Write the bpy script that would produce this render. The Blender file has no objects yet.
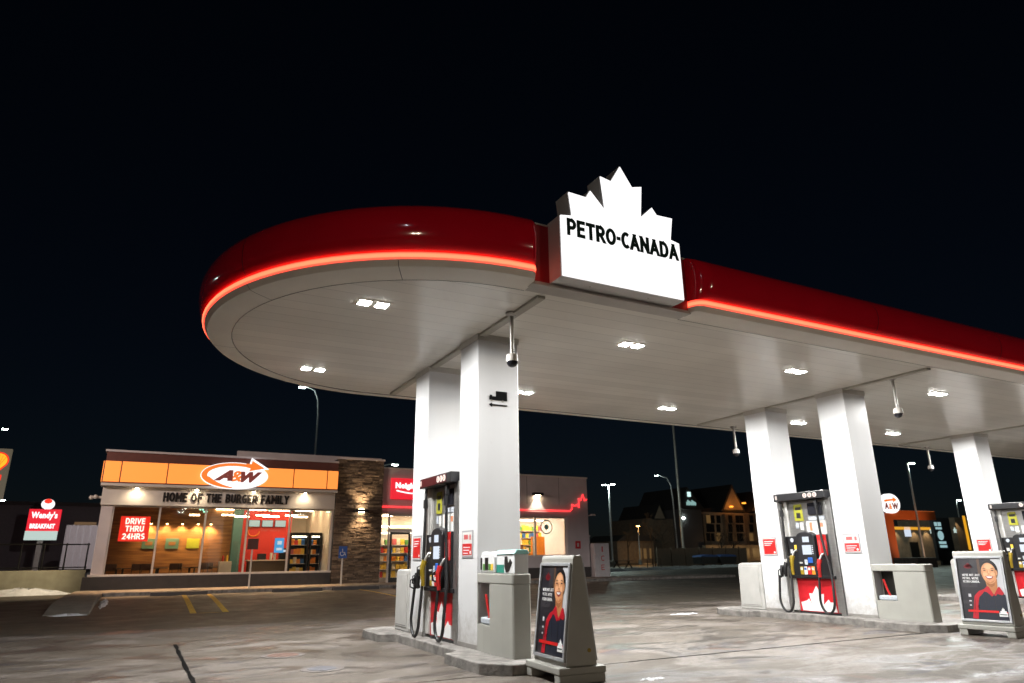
import bpy, bmesh, math, random
from mathutils import Vector, Matrix
random.seed(7)
PI = math.pi
sc = bpy.context.scene
COL = sc.collection

# ------------------------------------------------------------------ camera model (24 mm lens, standing a little back from the pumps)
CAM = Vector((-4.212, -9.044, 1.304)); YAW, PITCH, ROLL = 0.488, 0.307, -0.012; FPX = 682.47
def cam_axes():
    cy, sy = math.cos(YAW), math.sin(YAW)
    f0 = Vector((sy, cy, 0)); r0 = Vector((cy, -sy, 0)); u0 = Vector((0, 0, 1))
    f = f0*math.cos(PITCH) + u0*math.sin(PITCH); u = u0*math.cos(PITCH) - f0*math.sin(PITCH)
    return f, r0*math.cos(ROLL) + u*math.sin(ROLL), u*math.cos(ROLL) - r0*math.sin(ROLL)
CF, CR, CU = cam_axes()
def at(u, v, Y):                                    # point of the street plane y = Y seen in that direction
    d = CF + CR*((u-512)/FPX) - CU*((v-341.5)/FPX)
    return CAM + d*((Y-CAM.y)/d.y)

# ------------------------------------------------------------------ materials
M = {}
def newmat(name):
    m = bpy.data.materials.new(name); m.use_nodes = True; M[name] = m
    return m, m.node_tree.nodes, m.node_tree.links, m.node_tree.nodes['Principled BSDF']
def mat(name, col, rough=.5, metal=0, var=.12, scale=6, bump=0, bscale=40, coat=0, spec=.5, stretch=(1,1,1)):
    m, N, L, P = newmat(name)
    P.inputs['Roughness'].default_value = rough; P.inputs['Metallic'].default_value = metal
    P.inputs['Coat Weight'].default_value = coat; P.inputs['Specular IOR Level'].default_value = spec
    tc = N.new('ShaderNodeTexCoord'); mp = N.new('ShaderNodeMapping'); mp.inputs['Scale'].default_value = stretch
    L.new(tc.outputs['Object'], mp.inputs[0])
    if var:
        n = N.new('ShaderNodeTexNoise'); n.inputs['Scale'].default_value = scale; n.inputs['Detail'].default_value = 6
        L.new(mp.outputs[0], n.inputs[0])
        r = N.new('ShaderNodeMapRange'); r.inputs[1].default_value = .3; r.inputs[2].default_value = .7
        r.inputs[3].default_value = 1-var; r.inputs[4].default_value = 1+var*.5
        L.new(n.outputs[0], r.inputs[0])
        mx = N.new('ShaderNodeMix'); mx.data_type = 'RGBA'; mx.blend_type = 'MULTIPLY'; mx.inputs[0].default_value = 1
        mx.inputs[6].default_value = (*col, 1); L.new(r.outputs[0], mx.inputs[7]); L.new(mx.outputs[2], P.inputs['Base Color'])
        r2 = N.new('ShaderNodeMapRange'); r2.inputs[3].default_value = max(.02, rough-.08); r2.inputs[4].default_value = min(1, rough+.1)
        L.new(n.outputs[0], r2.inputs[0]); L.new(r2.outputs[0], P.inputs['Roughness'])
    else:
        P.inputs['Base Color'].default_value = (*col, 1)
    if bump:
        n2 = N.new('ShaderNodeTexNoise'); n2.inputs['Scale'].default_value = bscale; n2.inputs['Detail'].default_value = 4
        L.new(mp.outputs[0], n2.inputs[0])
        b = N.new('ShaderNodeBump'); b.inputs['Strength'].default_value = bump; b.inputs['Distance'].default_value = .02
        L.new(n2.outputs[0], b.inputs['Height']); L.new(b.outputs[0], P.inputs['Normal'])
    return m
def emit(name, col, s, base=(.1,.1,.1)):
    m, N, L, P = newmat(name)
    P.inputs['Base Color'].default_value = (*base, 1); P.inputs['Roughness'].default_value = .35
    P.inputs['Emission Color'].default_value = (*col, 1); P.inputs['Emission Strength'].default_value = s
    return m
mat('white_panel', (.71,.71,.72), .33, var=.05, scale=1.2, stretch=(3,3,.4), spec=.4)
mat('column_panel', (.63,.63,.64), .33, var=.04, scale=1.2, stretch=(3,3,.4), spec=.4)
mat('collar_grey', (.50,.48,.45), .5, var=.08)
mat('rust_iron', (.15,.085,.065), .7, var=.4, scale=9, bump=.4)
mat('grey_iron', (.085,.085,.10), .6, var=.3, scale=9, bump=.4)
mat('collar_iron', (.15,.13,.12), .8, var=.3, scale=9, bump=.3)
mat('tar', (.006,.006,.006), .95, var=.1, spec=.05)
mat('recess_red', (.30,.005,.014), .35, var=.06)
mat('frame_grey', (.30,.30,.31), .5, var=.06)
mat('beam_grey', (.42,.40,.35), .5, var=.1)
mat('cove_white', (.92,.89,.82), .42, var=.06, scale=2)
mat('seam_dark', (.16,.15,.14), .6, var=.05)
mat('red_paint', (.75,.005,.024), .09, var=.05, scale=2, coat=.5)
mat('header_red', (.055,.005,.007), .35, var=.05)
mat('red_flat', (.55,.012,.02), .4, var=.06)
mat('roof_grey', (.2,.2,.2), .9, bump=.3)
mat('grey_plastic', (.45,.44,.42), .5, var=.12, scale=3, bump=.05, bscale=60)
mat('beige_plastic', (.35,.345,.315), .42, var=.07, scale=3, bump=.02)
mat('black_plastic', (.015,.015,.017), .4, var=.1)
mat('black_rubber', (.012,.012,.013), .45, var=.1)
mat('dark_void', (.02,.018,.014), .9, var=.1)
mat('steel', (.48,.47,.46), .32, metal=.85, var=.12, scale=4, stretch=(1,1,8))
mat('steel_dull', (.40,.38,.36), .45, metal=.6, var=.15, scale=3)
mat('galvanised', (.42,.43,.45), .5, metal=.5, var=.15, scale=8)
mat('yellow', (.30,.205,.012), .45, var=.08)
mat('tag_yellow', (.30,.29,.02), .5, var=.06)
mat('red_plastic', (.55,.02,.02), .35, var=.08)
mat('paper', (.55,.55,.53), .7, var=.05)
mat('paper_grey', (.42,.45,.5), .7, var=.3, scale=40)
mat('leaf_white', (.8,.8,.8), .4, var=.04)
mat('sign_text_white', (.8,.8,.8), .5, var=0)
mat('concrete_kerb', (.22,.205,.19), .85, var=.5, scale=7, bump=.5, bscale=30)
mat('sidewalk', (.23,.205,.175), .88, var=.25, scale=3, bump=.3, bscale=25)
mat('paint_yellow', (.60,.38,.04), .8, var=.4, scale=12)
mat('snow', (.68,.69,.72), .75, var=.2, scale=6, bump=.8, bscale=12)
mat('facade_panel', (.60,.55,.57), .55, var=.08, scale=2)
mat('facade_white', (.70,.66,.62), .5, var=.08, scale=2)
mat('plinth_dark', (.045,.04,.04), .6, var=.25, scale=5, bump=.2)
mat('cap_brown', (.14,.045,.035), .5, var=.15)
mat('frame_white', (.62,.58,.56), .4, var=.05)
mat('frame_black', (.02,.02,.02), .35, metal=.3, var=.05)
mat('letter_dark', (.02,.017,.017), .4, var=.1)
mat('letter_green', (.001,.032,.028), .35, var=0)
mat('interior_white', (.66,.60,.52), .7, var=.05)
mat('interior_red', (.62,.03,.02), .5, var=.05)
mat('interior_dark', (.10,.07,.05), .6, var=.1)
mat('tile_floor', (.22,.19,.16), .4, var=.1)
mat('teal', (.07,.17,.16), .6, var=.1)
mat('lime', (.30,.36,.03), .6, var=.1)
mat('brown_sign', (.10,.03,.02), .5, var=.1)
mat('blue_sign', (.02,.10,.42), .45, var=.05)
mat('conifer', (.035,.05,.03), .8, var=.3)
mat('brick_dim', (.26,.20,.15), .85, var=.25, scale=2, bump=.3)
mat('stucco', (.42,.34,.26), .85, var=.15, scale=2)
mat('dark_wall', (.12,.11,.12), .8, var=.15)
mat('shingle', (.05,.045,.045), .85, var=.25, bump=.4, bscale=20)
mat('fence_wood', (.16,.12,.09), .8, var=.3, scale=3, stretch=(6,6,.5))
mat('trailer_white', (.52,.50,.52), .5, var=.12, stretch=(4,4,.6))
mat('orange_gate', (.62,.13,.03), .45, var=.08)
mat('blue_lid', (.03,.08,.25), .45, var=.1)
mat('bark', (.10,.08,.06), .9, var=.3)
mat('window_dark', (.02,.02,.025), .08, var=0)
mat('ice_box', (.62,.60,.62), .4, var=.08)
mat('teal_lid', (.30,.62,.60), .4, var=.05)
mat('teal_print', (.02,.20,.15), .5, var=.1)
mat('retain', (.36,.34,.25), .9, var=.2, scale=3, bump=.4)
# poster inks
for n, c in dict(ink_charcoal=(.018,.017,.022), ink_shelf=(.035,.032,.038), ink_brown=(.10,.055,.035), ink_pale=(.55,.55,.58), ink_maroon=(.16,.008,.014),
                 ink_hair=(.012,.010,.010), ink_skin=(.66,.31,.15), ink_skin_light=(.78,.42,.23), ink_neck=(.46,.19,.07), ink_navy=(.014,.018,.032), ink_red=(.45,.008,.02),
                 ink_bar=(.60,.012,.012), ink_lip=(.32,.04,.04), ink_white=(.8,.8,.8), ink_blush=(.58,.22,.12), ink_shade=(.50,.21,.09), ink_neck_dark=(.33,.125,.05)).items():
    mat(n, c, .3, var=.06, scale=9)
for n, c in dict(pack_red=(.55,.03,.02), pack_orange=(.85,.28,.03), pack_yellow=(.88,.58,.07), pack_brown=(.22,.09,.04), pack_cream=(.85,.72,.5),
                 pack_green=(.10,.28,.06), pack_blue=(.04,.15,.4), pack_pink=(.55,.12,.12)).items():
    mat(n, c, .35, var=.25, scale=14)
PACKS = ['pack_red','pack_orange','pack_yellow','pack_orange','pack_cream','pack_orange','pack_green','pack_yellow','pack_cream','pack_pink','pack_yellow','pack_blue']

emit('led_panel', (1,1,.98), 110)
emit('neon_red', (1,.05,.025), 3.2)
emit('neon_core', (1,.13,.06), 3.0)
emit('neon_pink', (1,.035,.04), 2.2)
emit('sign_white', (1,.985,1), 1.25, (.8,.8,.8))
emit('fascia_orange', (1,.29,.05), 1.1, (.6,.2,.05))
emit('logo_white', (1,.97,.97), 1.25)
emit('logo_orange', (1,.20,.01), 1.0)
emit('logo_brown', (.16,.012,.008), 1.0)
emit('banner_red', (.95,.03,.015), 1.0)
emit('banner_text', (1,.88,.8), 1.6)
emit('box_red', (.95,.008,.03), .95)
emit('box_text', (1,.9,.9), 1.5)
emit('store_ceiling', (1,.82,.60), 36)
emit('cafe_ceiling', (1,.78,.48), 22)
emit('spot_bulb', (1,.62,.25), 40)
emit('sconce_bulb', (1,.78,.5), 60)
emit('lamp_head', (.80,1,.90), 60)
emit('lamp_head_warm', (1,.42,.08), 40)
emit('green_led', (.35,1,.7), 2.5)
emit('screen_white', (.75,.85,1), .85)
emit('disc_glow', (1,.85,.75), 1.0)
emit('menu_glow', (.55,.9,.95), .5)
emit('shell_yellow', (1,.42,.02), 1.3)
emit('shell_red', (1,.03,.01), 1.2)
emit('shell_panel', (.30,.25,.17), .35)
emit('blue_screen', (.05,.35,.75), 1.0)
emit('marquee_white', (.62,.78,.72), .8)
emit('hotel_white', (.7,1,.97), 1.1)
emit('hotel_text', (.40,.70,.66), .55)
emit('eave_orange', (1,.30,.03), 3)
emit('warm_window', (1,.55,.18), .11)
emit('stripe_yellow', (1,.45,.02), .8)
emit('fridge_light', (1,.90,.72), 14)
emit('city_dot', (1,.85,.6), 6)

def soffit_material():
    m, N, L, P = newmat('soffit_planks')
    P.inputs['Roughness'].default_value = .24; P.inputs['Specular IOR Level'].default_value = .75
    tc = N.new('ShaderNodeTexCoord'); sx = N.new('ShaderNodeSeparateXYZ'); L.new(tc.outputs['Object'], sx.inputs[0])
    mul = N.new('ShaderNodeMath'); mul.operation = 'MULTIPLY'; mul.inputs[1].default_value = 1/.305; L.new(sx.outputs['Y'], mul.inputs[0])
    fr = N.new('ShaderNodeMath'); fr.operation = 'FRACT'; L.new(mul.outputs[0], fr.inputs[0])
    cmp_ = N.new('ShaderNodeMath'); cmp_.operation = 'LESS_THAN'; cmp_.inputs[1].default_value = .045; L.new(fr.outputs[0], cmp_.inputs[0])
    fl = N.new('ShaderNodeMath'); fl.operation = 'FLOOR'; L.new(mul.outputs[0], fl.inputs[0])
    wn = N.new('ShaderNodeTexWhiteNoise'); wn.noise_dimensions = '1D'; L.new(fl.outputs[0], wn.inputs['W'])
    r = N.new('ShaderNodeMapRange'); r.inputs[3].default_value = .92; r.inputs[4].default_value = 1.03; L.new(wn.outputs['Value'], r.inputs[0])
    nz = N.new('ShaderNodeTexNoise'); nz.inputs['Scale'].default_value = .9; nz.inputs['Detail'].default_value = 5; L.new(tc.outputs['Object'], nz.inputs[0])
    r2 = N.new('ShaderNodeMapRange'); r2.inputs[1].default_value = .3; r2.inputs[2].default_value = .7; r2.inputs[3].default_value = .93; r2.inputs[4].default_value = 1.04
    L.new(nz.outputs[0], r2.inputs[0])
    a = N.new('ShaderNodeMath'); a.operation = 'MULTIPLY'; L.new(r.outputs[0], a.inputs[0]); L.new(r2.outputs[0], a.inputs[1])
    g = N.new('ShaderNodeMix'); g.inputs[2].default_value = 1; g.inputs[3].default_value = .78
    L.new(cmp_.outputs[0], g.inputs[0])
    b = N.new('ShaderNodeMath'); b.operation = 'MULTIPLY'; L.new(a.outputs[0], b.inputs[0]); L.new(g.outputs[0], b.inputs[1])
    mx = N.new('ShaderNodeMix'); mx.data_type = 'RGBA'; mx.blend_type = 'MULTIPLY'; mx.inputs[0].default_value = 1
    mx.inputs[6].default_value = (.97,.95,.89,1); L.new(b.outputs[0], mx.inputs[7]); L.new(mx.outputs[2], P.inputs['Base Color'])
    bp = N.new('ShaderNodeBump'); bp.inputs['Strength'].default_value = .35; bp.inputs['Distance'].default_value = .01; bp.invert = True
    L.new(cmp_.outputs[0], bp.inputs['Height']); L.new(bp.outputs[0], P.inputs['Normal'])
soffit_material()
def grime(name):                                     # salt splash and scuffs near the foot of the columns
    N, L = M[name].node_tree.nodes, M[name].node_tree.links; P = N['Principled BSDF']; src = P.inputs['Base Color'].links[0].from_socket
    tc = N.new('ShaderNodeTexCoord'); sx = N.new('ShaderNodeSeparateXYZ'); L.new(tc.outputs['Object'], sx.inputs[0])
    n = N.new('ShaderNodeTexNoise'); n.inputs['Scale'].default_value = 7; n.inputs['Detail'].default_value = 8; n.inputs['Roughness'].default_value = .7; L.new(tc.outputs['Object'], n.inputs[0])
    h = N.new('ShaderNodeMapRange'); h.inputs[1].default_value = .1; h.inputs[2].default_value = .9; h.inputs[3].default_value = .42; h.inputs[4].default_value = -.05; L.new(sx.outputs['Z'], h.inputs[0])
    a = N.new('ShaderNodeMath'); a.operation = 'ADD'; L.new(h.outputs[0], a.inputs[0]); L.new(n.outputs[0], a.inputs[1])
    r = N.new('ShaderNodeMapRange'); r.inputs[1].default_value = .62; r.inputs[2].default_value = .95; r.inputs[3].default_value = 0; r.inputs[4].default_value = .55; L.new(a.outputs[0], r.inputs[0])
    x = N.new('ShaderNodeMix'); x.data_type = 'RGBA'; L.new(r.outputs[0], x.inputs[0]); L.new(src, x.inputs[6]); x.inputs[7].default_value = (.30,.27,.24,1); L.new(x.outputs[2], P.inputs['Base Color'])
grime('column_panel')

def ground_material(name, base, kind):
    m, N, L, P = newmat(name)
    geo = N.new('ShaderNodeNewGeometry')
    def noise(scale, detail=8, rough=.6, stretch=None, dist=0):
        n = N.new('ShaderNodeTexNoise'); n.inputs['Scale'].default_value = scale; n.inputs['Detail'].default_value = detail
        n.inputs['Roughness'].default_value = rough; n.inputs['Distortion'].default_value = dist
        if stretch:
            mp = N.new('ShaderNodeMapping'); mp.inputs['Scale'].default_value = stretch[0]; mp.inputs['Rotation'].default_value = (0,0,stretch[1])
            L.new(geo.outputs['Position'], mp.inputs[0]); L.new(mp.outputs[0], n.inputs[0])
        else: L.new(geo.outputs['Position'], n.inputs[0])
        return n.outputs[0]
    def rng(s, a, b, c, d):
        r = N.new('ShaderNodeMapRange'); r.inputs[1].default_value = a; r.inputs[2].default_value = b; r.inputs[3].default_value = c; r.inputs[4].default_value = d
        L.new(s, r.inputs[0]); return r.outputs[0]
    def mixc(f, A, B, mode='MIX'):
        x = N.new('ShaderNodeMix'); x.data_type = 'RGBA'; x.blend_type = mode
        if isinstance(f, float): x.inputs[0].default_value = f
        else: L.new(f, x.inputs[0])
        for i, v in ((6, A), (7, B)):
            if isinstance(v, tuple): x.inputs[i].default_value = (*v, 1)
            else: L.new(v, x.inputs[i])
        return x.outputs[2]
    big = noise(.35, 6, .6, dist=.6); mid = noise(1.3, 8, .65, dist=.8); fine = noise(14, 8, .7); streak = noise(.9, 8, .65, ((.5,2.2,1), .1), .6)
    if kind == 'concrete':
        st2 = noise(.8, 9, .62, ((.7,1.2,1), .12), .9); st3 = noise(1.15, 9, .66, ((.55,1.1,1), -.15), 1.2)
        c = mixc(rng(big, .38, .62, 0, 1), tuple(v*1.15 for v in base), (base[0]*.66, base[1]*.62, base[2]*.55))
        c = mixc(rng(st2, .50, .565, 0, .9), c, (base[0]*2.1, base[1]*2.2, base[2]*2.5))           # dried road salt
        c = mixc(rng(noise(.45, 7, .6, None, .8), .46, .58, 0, .5), c, (base[0]*1.55, base[1]*1.55, base[2]*1.6))
        c = mixc(rng(st3, .515, .57, 0, .9), c, (base[0]*.46, base[1]*.44, base[2]*.47))             # damp, oily wear
        c = mixc(rng(noise(3.2, 6, .65, None, .6), .54, .64, 0, .55), c, (base[0]*.62, base[1]*.58, base[2]*.56))
        stain = noise(.75, 3, .5, dist=.4)
        c = mixc(rng(stain, .66, .71, 0, .55), c, (.17,.075,.05))                                  # rust patches
        c = mixc(rng(noise(.9, 5, .55, ((.8,1.5,1), .2), 1.0), .60, .66, 0, .8), c, (.05,.046,.055))   # oil
        L.new(rng(st3, .45, .62, .78, .34), P.inputs['Roughness'])
    else:
        c = mixc(rng(big, .35, .65, 0, 1), base, tuple(v*.6 for v in base))
        c = mixc(rng(streak, .5, .68, 0, .6), c, tuple(v*1.7 for v in base))
        c = mixc(rng(mid, .6, .72, 0, .45), c, tuple(v*2.3 for v in base))
        L.new(rng(mid, .35, .65, .75, .5), P.inputs['Roughness'])
    c = mixc(rng(fine, .3, .7, .0, .55), c, tuple(v*.55 for v in base))
    L.new(c, P.inputs['Base Color'])
    b = N.new('ShaderNodeBump'); b.inputs['Strength'].default_value = .35; b.inputs['Distance'].default_value = .012
    L.new(noise(30, 6, .7), b.inputs['Height']); L.new(b.outputs[0], P.inputs['Normal'])
ground_material('concrete_pad', (.098,.081,.064), 'concrete')
ground_material('asphalt', (.078,.064,.045), 'asphalt')

def wood_material():
    m, N, L, P = newmat('wood_wall')
    tc = N.new('ShaderNodeTexCoord'); mp = N.new('ShaderNodeMapping'); mp.inputs['Scale'].default_value = (.6,1,7)
    L.new(tc.outputs['Object'], mp.inputs[0])
    n = N.new('ShaderNodeTexNoise'); n.inputs['Scale'].default_value = 1.5; n.inputs['Detail'].default_value = 5; L.new(mp.outputs[0], n.inputs[0])
    r = N.new('ShaderNodeValToRGB'); r.color_ramp.elements[0].position = .3; r.color_ramp.elements[1].position = .7
    r.color_ramp.elements[0].color = (.13,.055,.018,1); r.color_ramp.elements[1].color = (.34,.17,.06,1)
    L.new(n.outputs[0], r.inputs[0]); L.new(r.outputs[0], P.inputs['Base Color']); P.inputs['Roughness'].default_value = .6
wood_material()
def stone_material():
    m, N, L, P = newmat('ledger_stone')
    geo = N.new('ShaderNodeNewGeometry')
    r = N.new('ShaderNodeValToRGB'); e = r.color_ramp.elements
    e[0].color = (.07,.05,.036,1); e[1].color = (.25,.19,.14,1); x = e.new(.5); x.color = (.15,.11,.08,1)
    L.new(geo.outputs['Random Per Island'], r.inputs[0])
    tc = N.new('ShaderNodeTexCoord'); n = N.new('ShaderNodeTexNoise'); n.inputs['Scale'].default_value = 12; n.inputs['Detail'].default_value = 6; L.new(tc.outputs['Object'], n.inputs[0])
    mx = N.new('ShaderNodeMix'); mx.data_type = 'RGBA'; mx.blend_type = 'OVERLAY'; mx.inputs[0].default_value = .6
    L.new(r.outputs[0], mx.inputs[6]); L.new(n.outputs[0], mx.inputs[7]); L.new(mx.outputs[2], P.inputs['Base Color'])
    b = N.new('ShaderNodeBump'); b.inputs['Strength'].default_value = .6; b.inputs['Distance'].default_value = .03
    L.new(n.outputs[0], b.inputs['Height']); L.new(b.outputs[0], P.inputs['Normal']); P.inputs['Roughness'].default_value = .85
stone_material()
def glass_material(name='window_glass', tint=(1,.97,.93)):
    m, N, L, P = newmat(name)
    out = N['Material Output']
    t = N.new('ShaderNodeBsdfTransparent'); t.inputs[0].default_value = (*tint, 1)
    g = N.new('ShaderNodeBsdfGlossy'); g.inputs['Roughness'].default_value = .03
    fr = N.new('ShaderNodeFresnel'); fr.inputs[0].default_value = 1.5
    mx = N.new('ShaderNodeMixShader'); L.new(fr.outputs[0], mx.inputs[0]); L.new(t.outputs[0], mx.inputs[1]); L.new(g.outputs[0], mx.inputs[2])
    L.new(mx.outputs[0], out.inputs['Surface'])
glass_material()

# ------------------------------------------------------------------ mesh helpers
class MB:
    def __init__(s): s.v = []; s.f = []
    def add(s, vs, fs):
        o = len(s.v); s.v += [tuple(v) for v in vs]; s.f += [tuple(i+o for i in f) for f in fs]; return s
    def box(s, x0, x1, y0, y1, z0, z1):
        v = [(x0,y0,z0),(x1,y0,z0),(x1,y1,z0),(x0,y1,z0),(x0,y0,z1),(x1,y0,z1),(x1,y1,z1),(x0,y1,z1)]
        return s.add(v, [(0,3,2,1),(4,5,6,7),(0,1,5,4),(1,2,6,5),(2,3,7,6),(3,0,4,7)])
    def prism(s, pts, fn, a, b):                    # polygon pts (2-D), fn(p, t) -> 3-D, extruded t = a..b
        n = len(pts); v = [fn(p, a) for p in pts] + [fn(p, b) for p in pts]
        return s.add(v, [tuple(range(n-1,-1,-1)), tuple(range(n,2*n))] + [(i,(i+1)%n,n+(i+1)%n,n+i) for i in range(n)])
    def tube(s, path, r, n=8, r1=None):
        path = [Vector(p) for p in path]; k = len(path); rings = []
        prev = None
        for i, p in enumerate(path):
            t = (path[min(i+1,k-1)] - path[max(i-1,0)]).normalized()
            if prev is None:
                a = t.orthogonal().normalized()
            else:
                a = (prev - t*prev.dot(t)); a = a.normalized() if a.length > 1e-6 else t.orthogonal().normalized()
            prev = a; b = t.cross(a)
            rr = r if r1 is None else r + (r1-r)*i/(k-1)
            rings.append([p + a*rr*math.cos(2*PI*j/n) + b*rr*math.sin(2*PI*j/n) for j in range(n)])
        v = [q for R in rings for q in R]
        f = [(i*n+j, i*n+(j+1)%n, (i+1)*n+(j+1)%n, (i+1)*n+j) for i in range(k-1) for j in range(n)]
        return s.add(v, f + [tuple(range(n-1,-1,-1)), tuple(range((k-1)*n, k*n))])
    def lathe(s, prof, c, n=16):                    # prof: (r, z) list around the vertical axis at c
        v = [(c[0]+r*math.cos(2*PI*j/n), c[1]+r*math.sin(2*PI*j/n), c[2]+z) for r, z in prof for j in range(n)]
        k = len(prof); f = [(i*n+j, i*n+(j+1)%n, (i+1)*n+(j+1)%n, (i+1)*n+j) for i in range(k-1) for j in range(n)]
        return s.add(v, f + [tuple(range(n-1,-1,-1)), tuple(range((k-1)*n, k*n))])
def base_of(parent):
    b = Vector((0,0,0))
    while parent is not None: b += parent.location; parent = parent.parent
    return b
def part(name, mb, m, parent=None, smooth=False, bevel=0, loc=None, recalc=True):
    """one mesh object; vertices are given in world coordinates of the first instance"""
    org = base_of(parent) if parent else Vector(loc or (0,0,0))
    me = bpy.data.meshes.new(name)
    me.from_pydata([Vector(v)-org for v in mb.v], [], mb.f); me.validate()
    bm = bmesh.new(); bm.from_mesh(me)
    if recalc: bmesh.ops.recalc_face_normals(bm, faces=bm.faces)
    if bevel:
        es = [e for e in bm.edges if len(e.link_faces) == 2 and e.calc_face_angle(0) > .6]
        bmesh.ops.bevel(bm, geom=es, offset=bevel, segments=2, affect='EDGES', profile=.5, clamp_overlap=True)
    bm.to_mesh(me); bm.free()
    ms = m if isinstance(m, (list, tuple)) else [m]
    for q in ms: me.materials.append(M[q])
    if smooth:
        for p in me.polygons: p.use_smooth = True
        try: me.set_sharp_from_angle(angle=math.radians(38))
        except Exception: pass
    o = bpy.data.objects.new(name, me); COL.objects.link(o)
    if parent: o.parent = parent
    else: o.location = org
    return o
def tag(o, label=None, cat=None, group=None, kind=None):
    if label: o['label'] = label
    if cat: o['category'] = cat
    if group: o['group'] = group
    if kind: o['kind'] = kind
    return o
def thing(name, label, cat, loc=(0,0,0), group=None):
    o = bpy.data.objects.new(name, None); o.empty_display_size = .2; COL.objects.link(o); o.location = loc
    return tag(o, label, cat, group)
def solo(name, mb, m, label, cat, group=None, kind=None, **k):
    c = Vector((sum(v[0] for v in mb.v), sum(v[1] for v in mb.v), 0))/len(mb.v); c.z = min(v[2] for v in mb.v)
    return tag(part(name, mb, m, loc=c, **k), label, cat, group, kind)
def struct(name, mb, m, **k): return tag(part(name, mb, m, **k), kind='structure')
def dup(root, loc, label=None, group=None, rz=None):
    def cp(o, par):
        c = o.copy(); COL.objects.link(c); c.parent = par
        for ch in [x for x in bpy.data.objects if x.parent == o and x != c]: cp(ch, c)
        return c
    r = cp(root, None); r.location = loc
    if rz is not None: r.rotation_euler.z = rz
    if label: r['label'] = label
    if group: r['group'] = group
    return r
def text(body, w, h, depth, org, ax, up, bold=.0, shear=0, fit=True):
    """letters as mesh; box w x h from org along ax (right) and up, raised along ax x up"""
    cu = bpy.data.curves.new('t', 'FONT'); cu.body = body; cu.size = 1; cu.offset = bold; cu.space_character = 1+bold*2.2; cu.shear = shear; cu.extrude = .5; cu.resolution_u = 3
    ob = bpy.data.objects.new('t', cu); COL.objects.link(ob)
    bpy.context.view_layer.update()
    me = ob.evaluated_get(bpy.context.evaluated_depsgraph_get()).to_mesh()
    V = [v.co.copy() for v in me.vertices]; Fs = [tuple(p.vertices) for p in me.polygons]
    ob.evaluated_get(bpy.context.evaluated_depsgraph_get()).to_mesh_clear()
    bpy.data.objects.remove(ob); bpy.data.curves.remove(cu)
    x0, x1 = min(v.x for v in V), max(v.x for v in V); y0, y1 = min(v.y for v in V), max(v.y for v in V)
    ax = Vector(ax); up = Vector(up); n = ax.cross(up); org = Vector(org)
    mb = MB()
    return mb.add([org + ax*((v.x-x0)/(x1-x0)*w) + up*((v.y-y0)/(y1-y0)*h) + n*((v.z+.5)*depth) for v in V], Fs)
def _arc(cx, cy, rx, ry, a0, a1, n=10): return [(cx+rx*math.cos(math.radians(a0+(a1-a0)*i/n)), cy+ry*math.sin(math.radians(a0+(a1-a0)*i/n))) for i in range(n+1)]
_bowl = lambda y0, y1, x=.30, r=.26: [(0,y1)] + [(x,y1)] + _arc(x,(y0+y1)/2,r,(y1-y0)/2,90,-90) + [(0,y0)]
GL = {  # letter: (width, strokes) in a box one unit high; strokes are centre lines
 'A': (.70, [[(0,0),(.35,1)],[(.35,1),(.70,0)],[(.13,.30),(.57,.30)]]), 'B': (.56, [[(0,0),(0,1)],_bowl(.52,1,.28,.24),_bowl(0,.52,.30,.26)]),
 'C': (.50, [_arc(.34,.5,.34,.5,48,312,16)]), 'D': (.62, [[(0,0),(0,1)],[(0,1),(.26,1)]+_arc(.26,.5,.36,.5,90,-90,14)+[(0,0)]]),
 'E': (.48, [[(0,0),(0,1)],[(0,1),(.48,1)],[(0,.52),(.42,.52)],[(0,0),(.48,0)]]), 'F': (.48, [[(0,0),(0,1)],[(0,1),(.48,1)],[(0,.5),(.42,.5)]]),
 'G': (.64, [_arc(.34,.5,.34,.5,48,300,16)+[(.62,.12),(.62,.46)],[(.38,.46),(.62,.46)]]), 'H': (.60, [[(0,0),(0,1)],[(.6,0),(.6,1)],[(0,.5),(.6,.5)]]),
 'I': (.0, [[(0,0),(0,1)]]), 'L': (.46, [[(0,1),(0,0),(.46,0)]]), 'M': (.78, [[(0,0),(0,1)],[(0,1),(.39,.25)],[(.39,.25),(.78,1)],[(.78,1),(.78,0)]]),
 'N': (.62, [[(0,0),(0,1)],[(0,1),(.62,0)],[(.62,0),(.62,1)]]), 'O': (.70, [_arc(.35,.5,.35,.5,0,360,26)]), 'P': (.56, [[(0,0),(0,1)],_bowl(.44,1)]),
 'R': (.58, [[(0,0),(0,1)],_bowl(.46,1),[(.28,.46),(.58,0)]]), 'S': (.52, [_arc(.27,.75,.25,.25,30,250,12)+_arc(.26,.25,.26,.25,70,-150,12)]), 'T': (.60, [[(0,1),(.6,1)],[(.3,1),(.3,0)]]),
 'U': (.60, [[(0,1),(0,.3)]+_arc(.3,.3,.3,.3,180,360,12)+[(.6,1)]]), 'V': (.64, [[(0,1),(.32,0)],[(.32,0),(.64,1)]]), 'W': (.9, [[(0,1),(.22,0)],[(.22,0),(.45,.8)],[(.45,.8),(.68,0)],[(.68,0),(.9,1)]]),
 'Y': (.62, [[(0,1),(.31,.48)],[(.62,1),(.31,.48)],[(.31,.48),(.31,0)]]), 'J': (.4, [[(.4,1),(.4,.25)]+_arc(.18,.25,.22,.25,0,-160,10)]), '-': (.10, [[(0,.5),(.10,.5)]]),
 "'": (0, [[(0,.75),(0,1)]]), '.': (0, [[(0,-.02),(0,.06)]]), '2': (.52, [_arc(.26,.72,.26,.28,170,-20,12)+[(0,0),(.52,0)]]), '4': (.56, [[(.42,0),(.42,1)],[(.42,1),(0,.3)],[(0,.3),(.56,.3)]]), ' ': (.16, [])}
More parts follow.
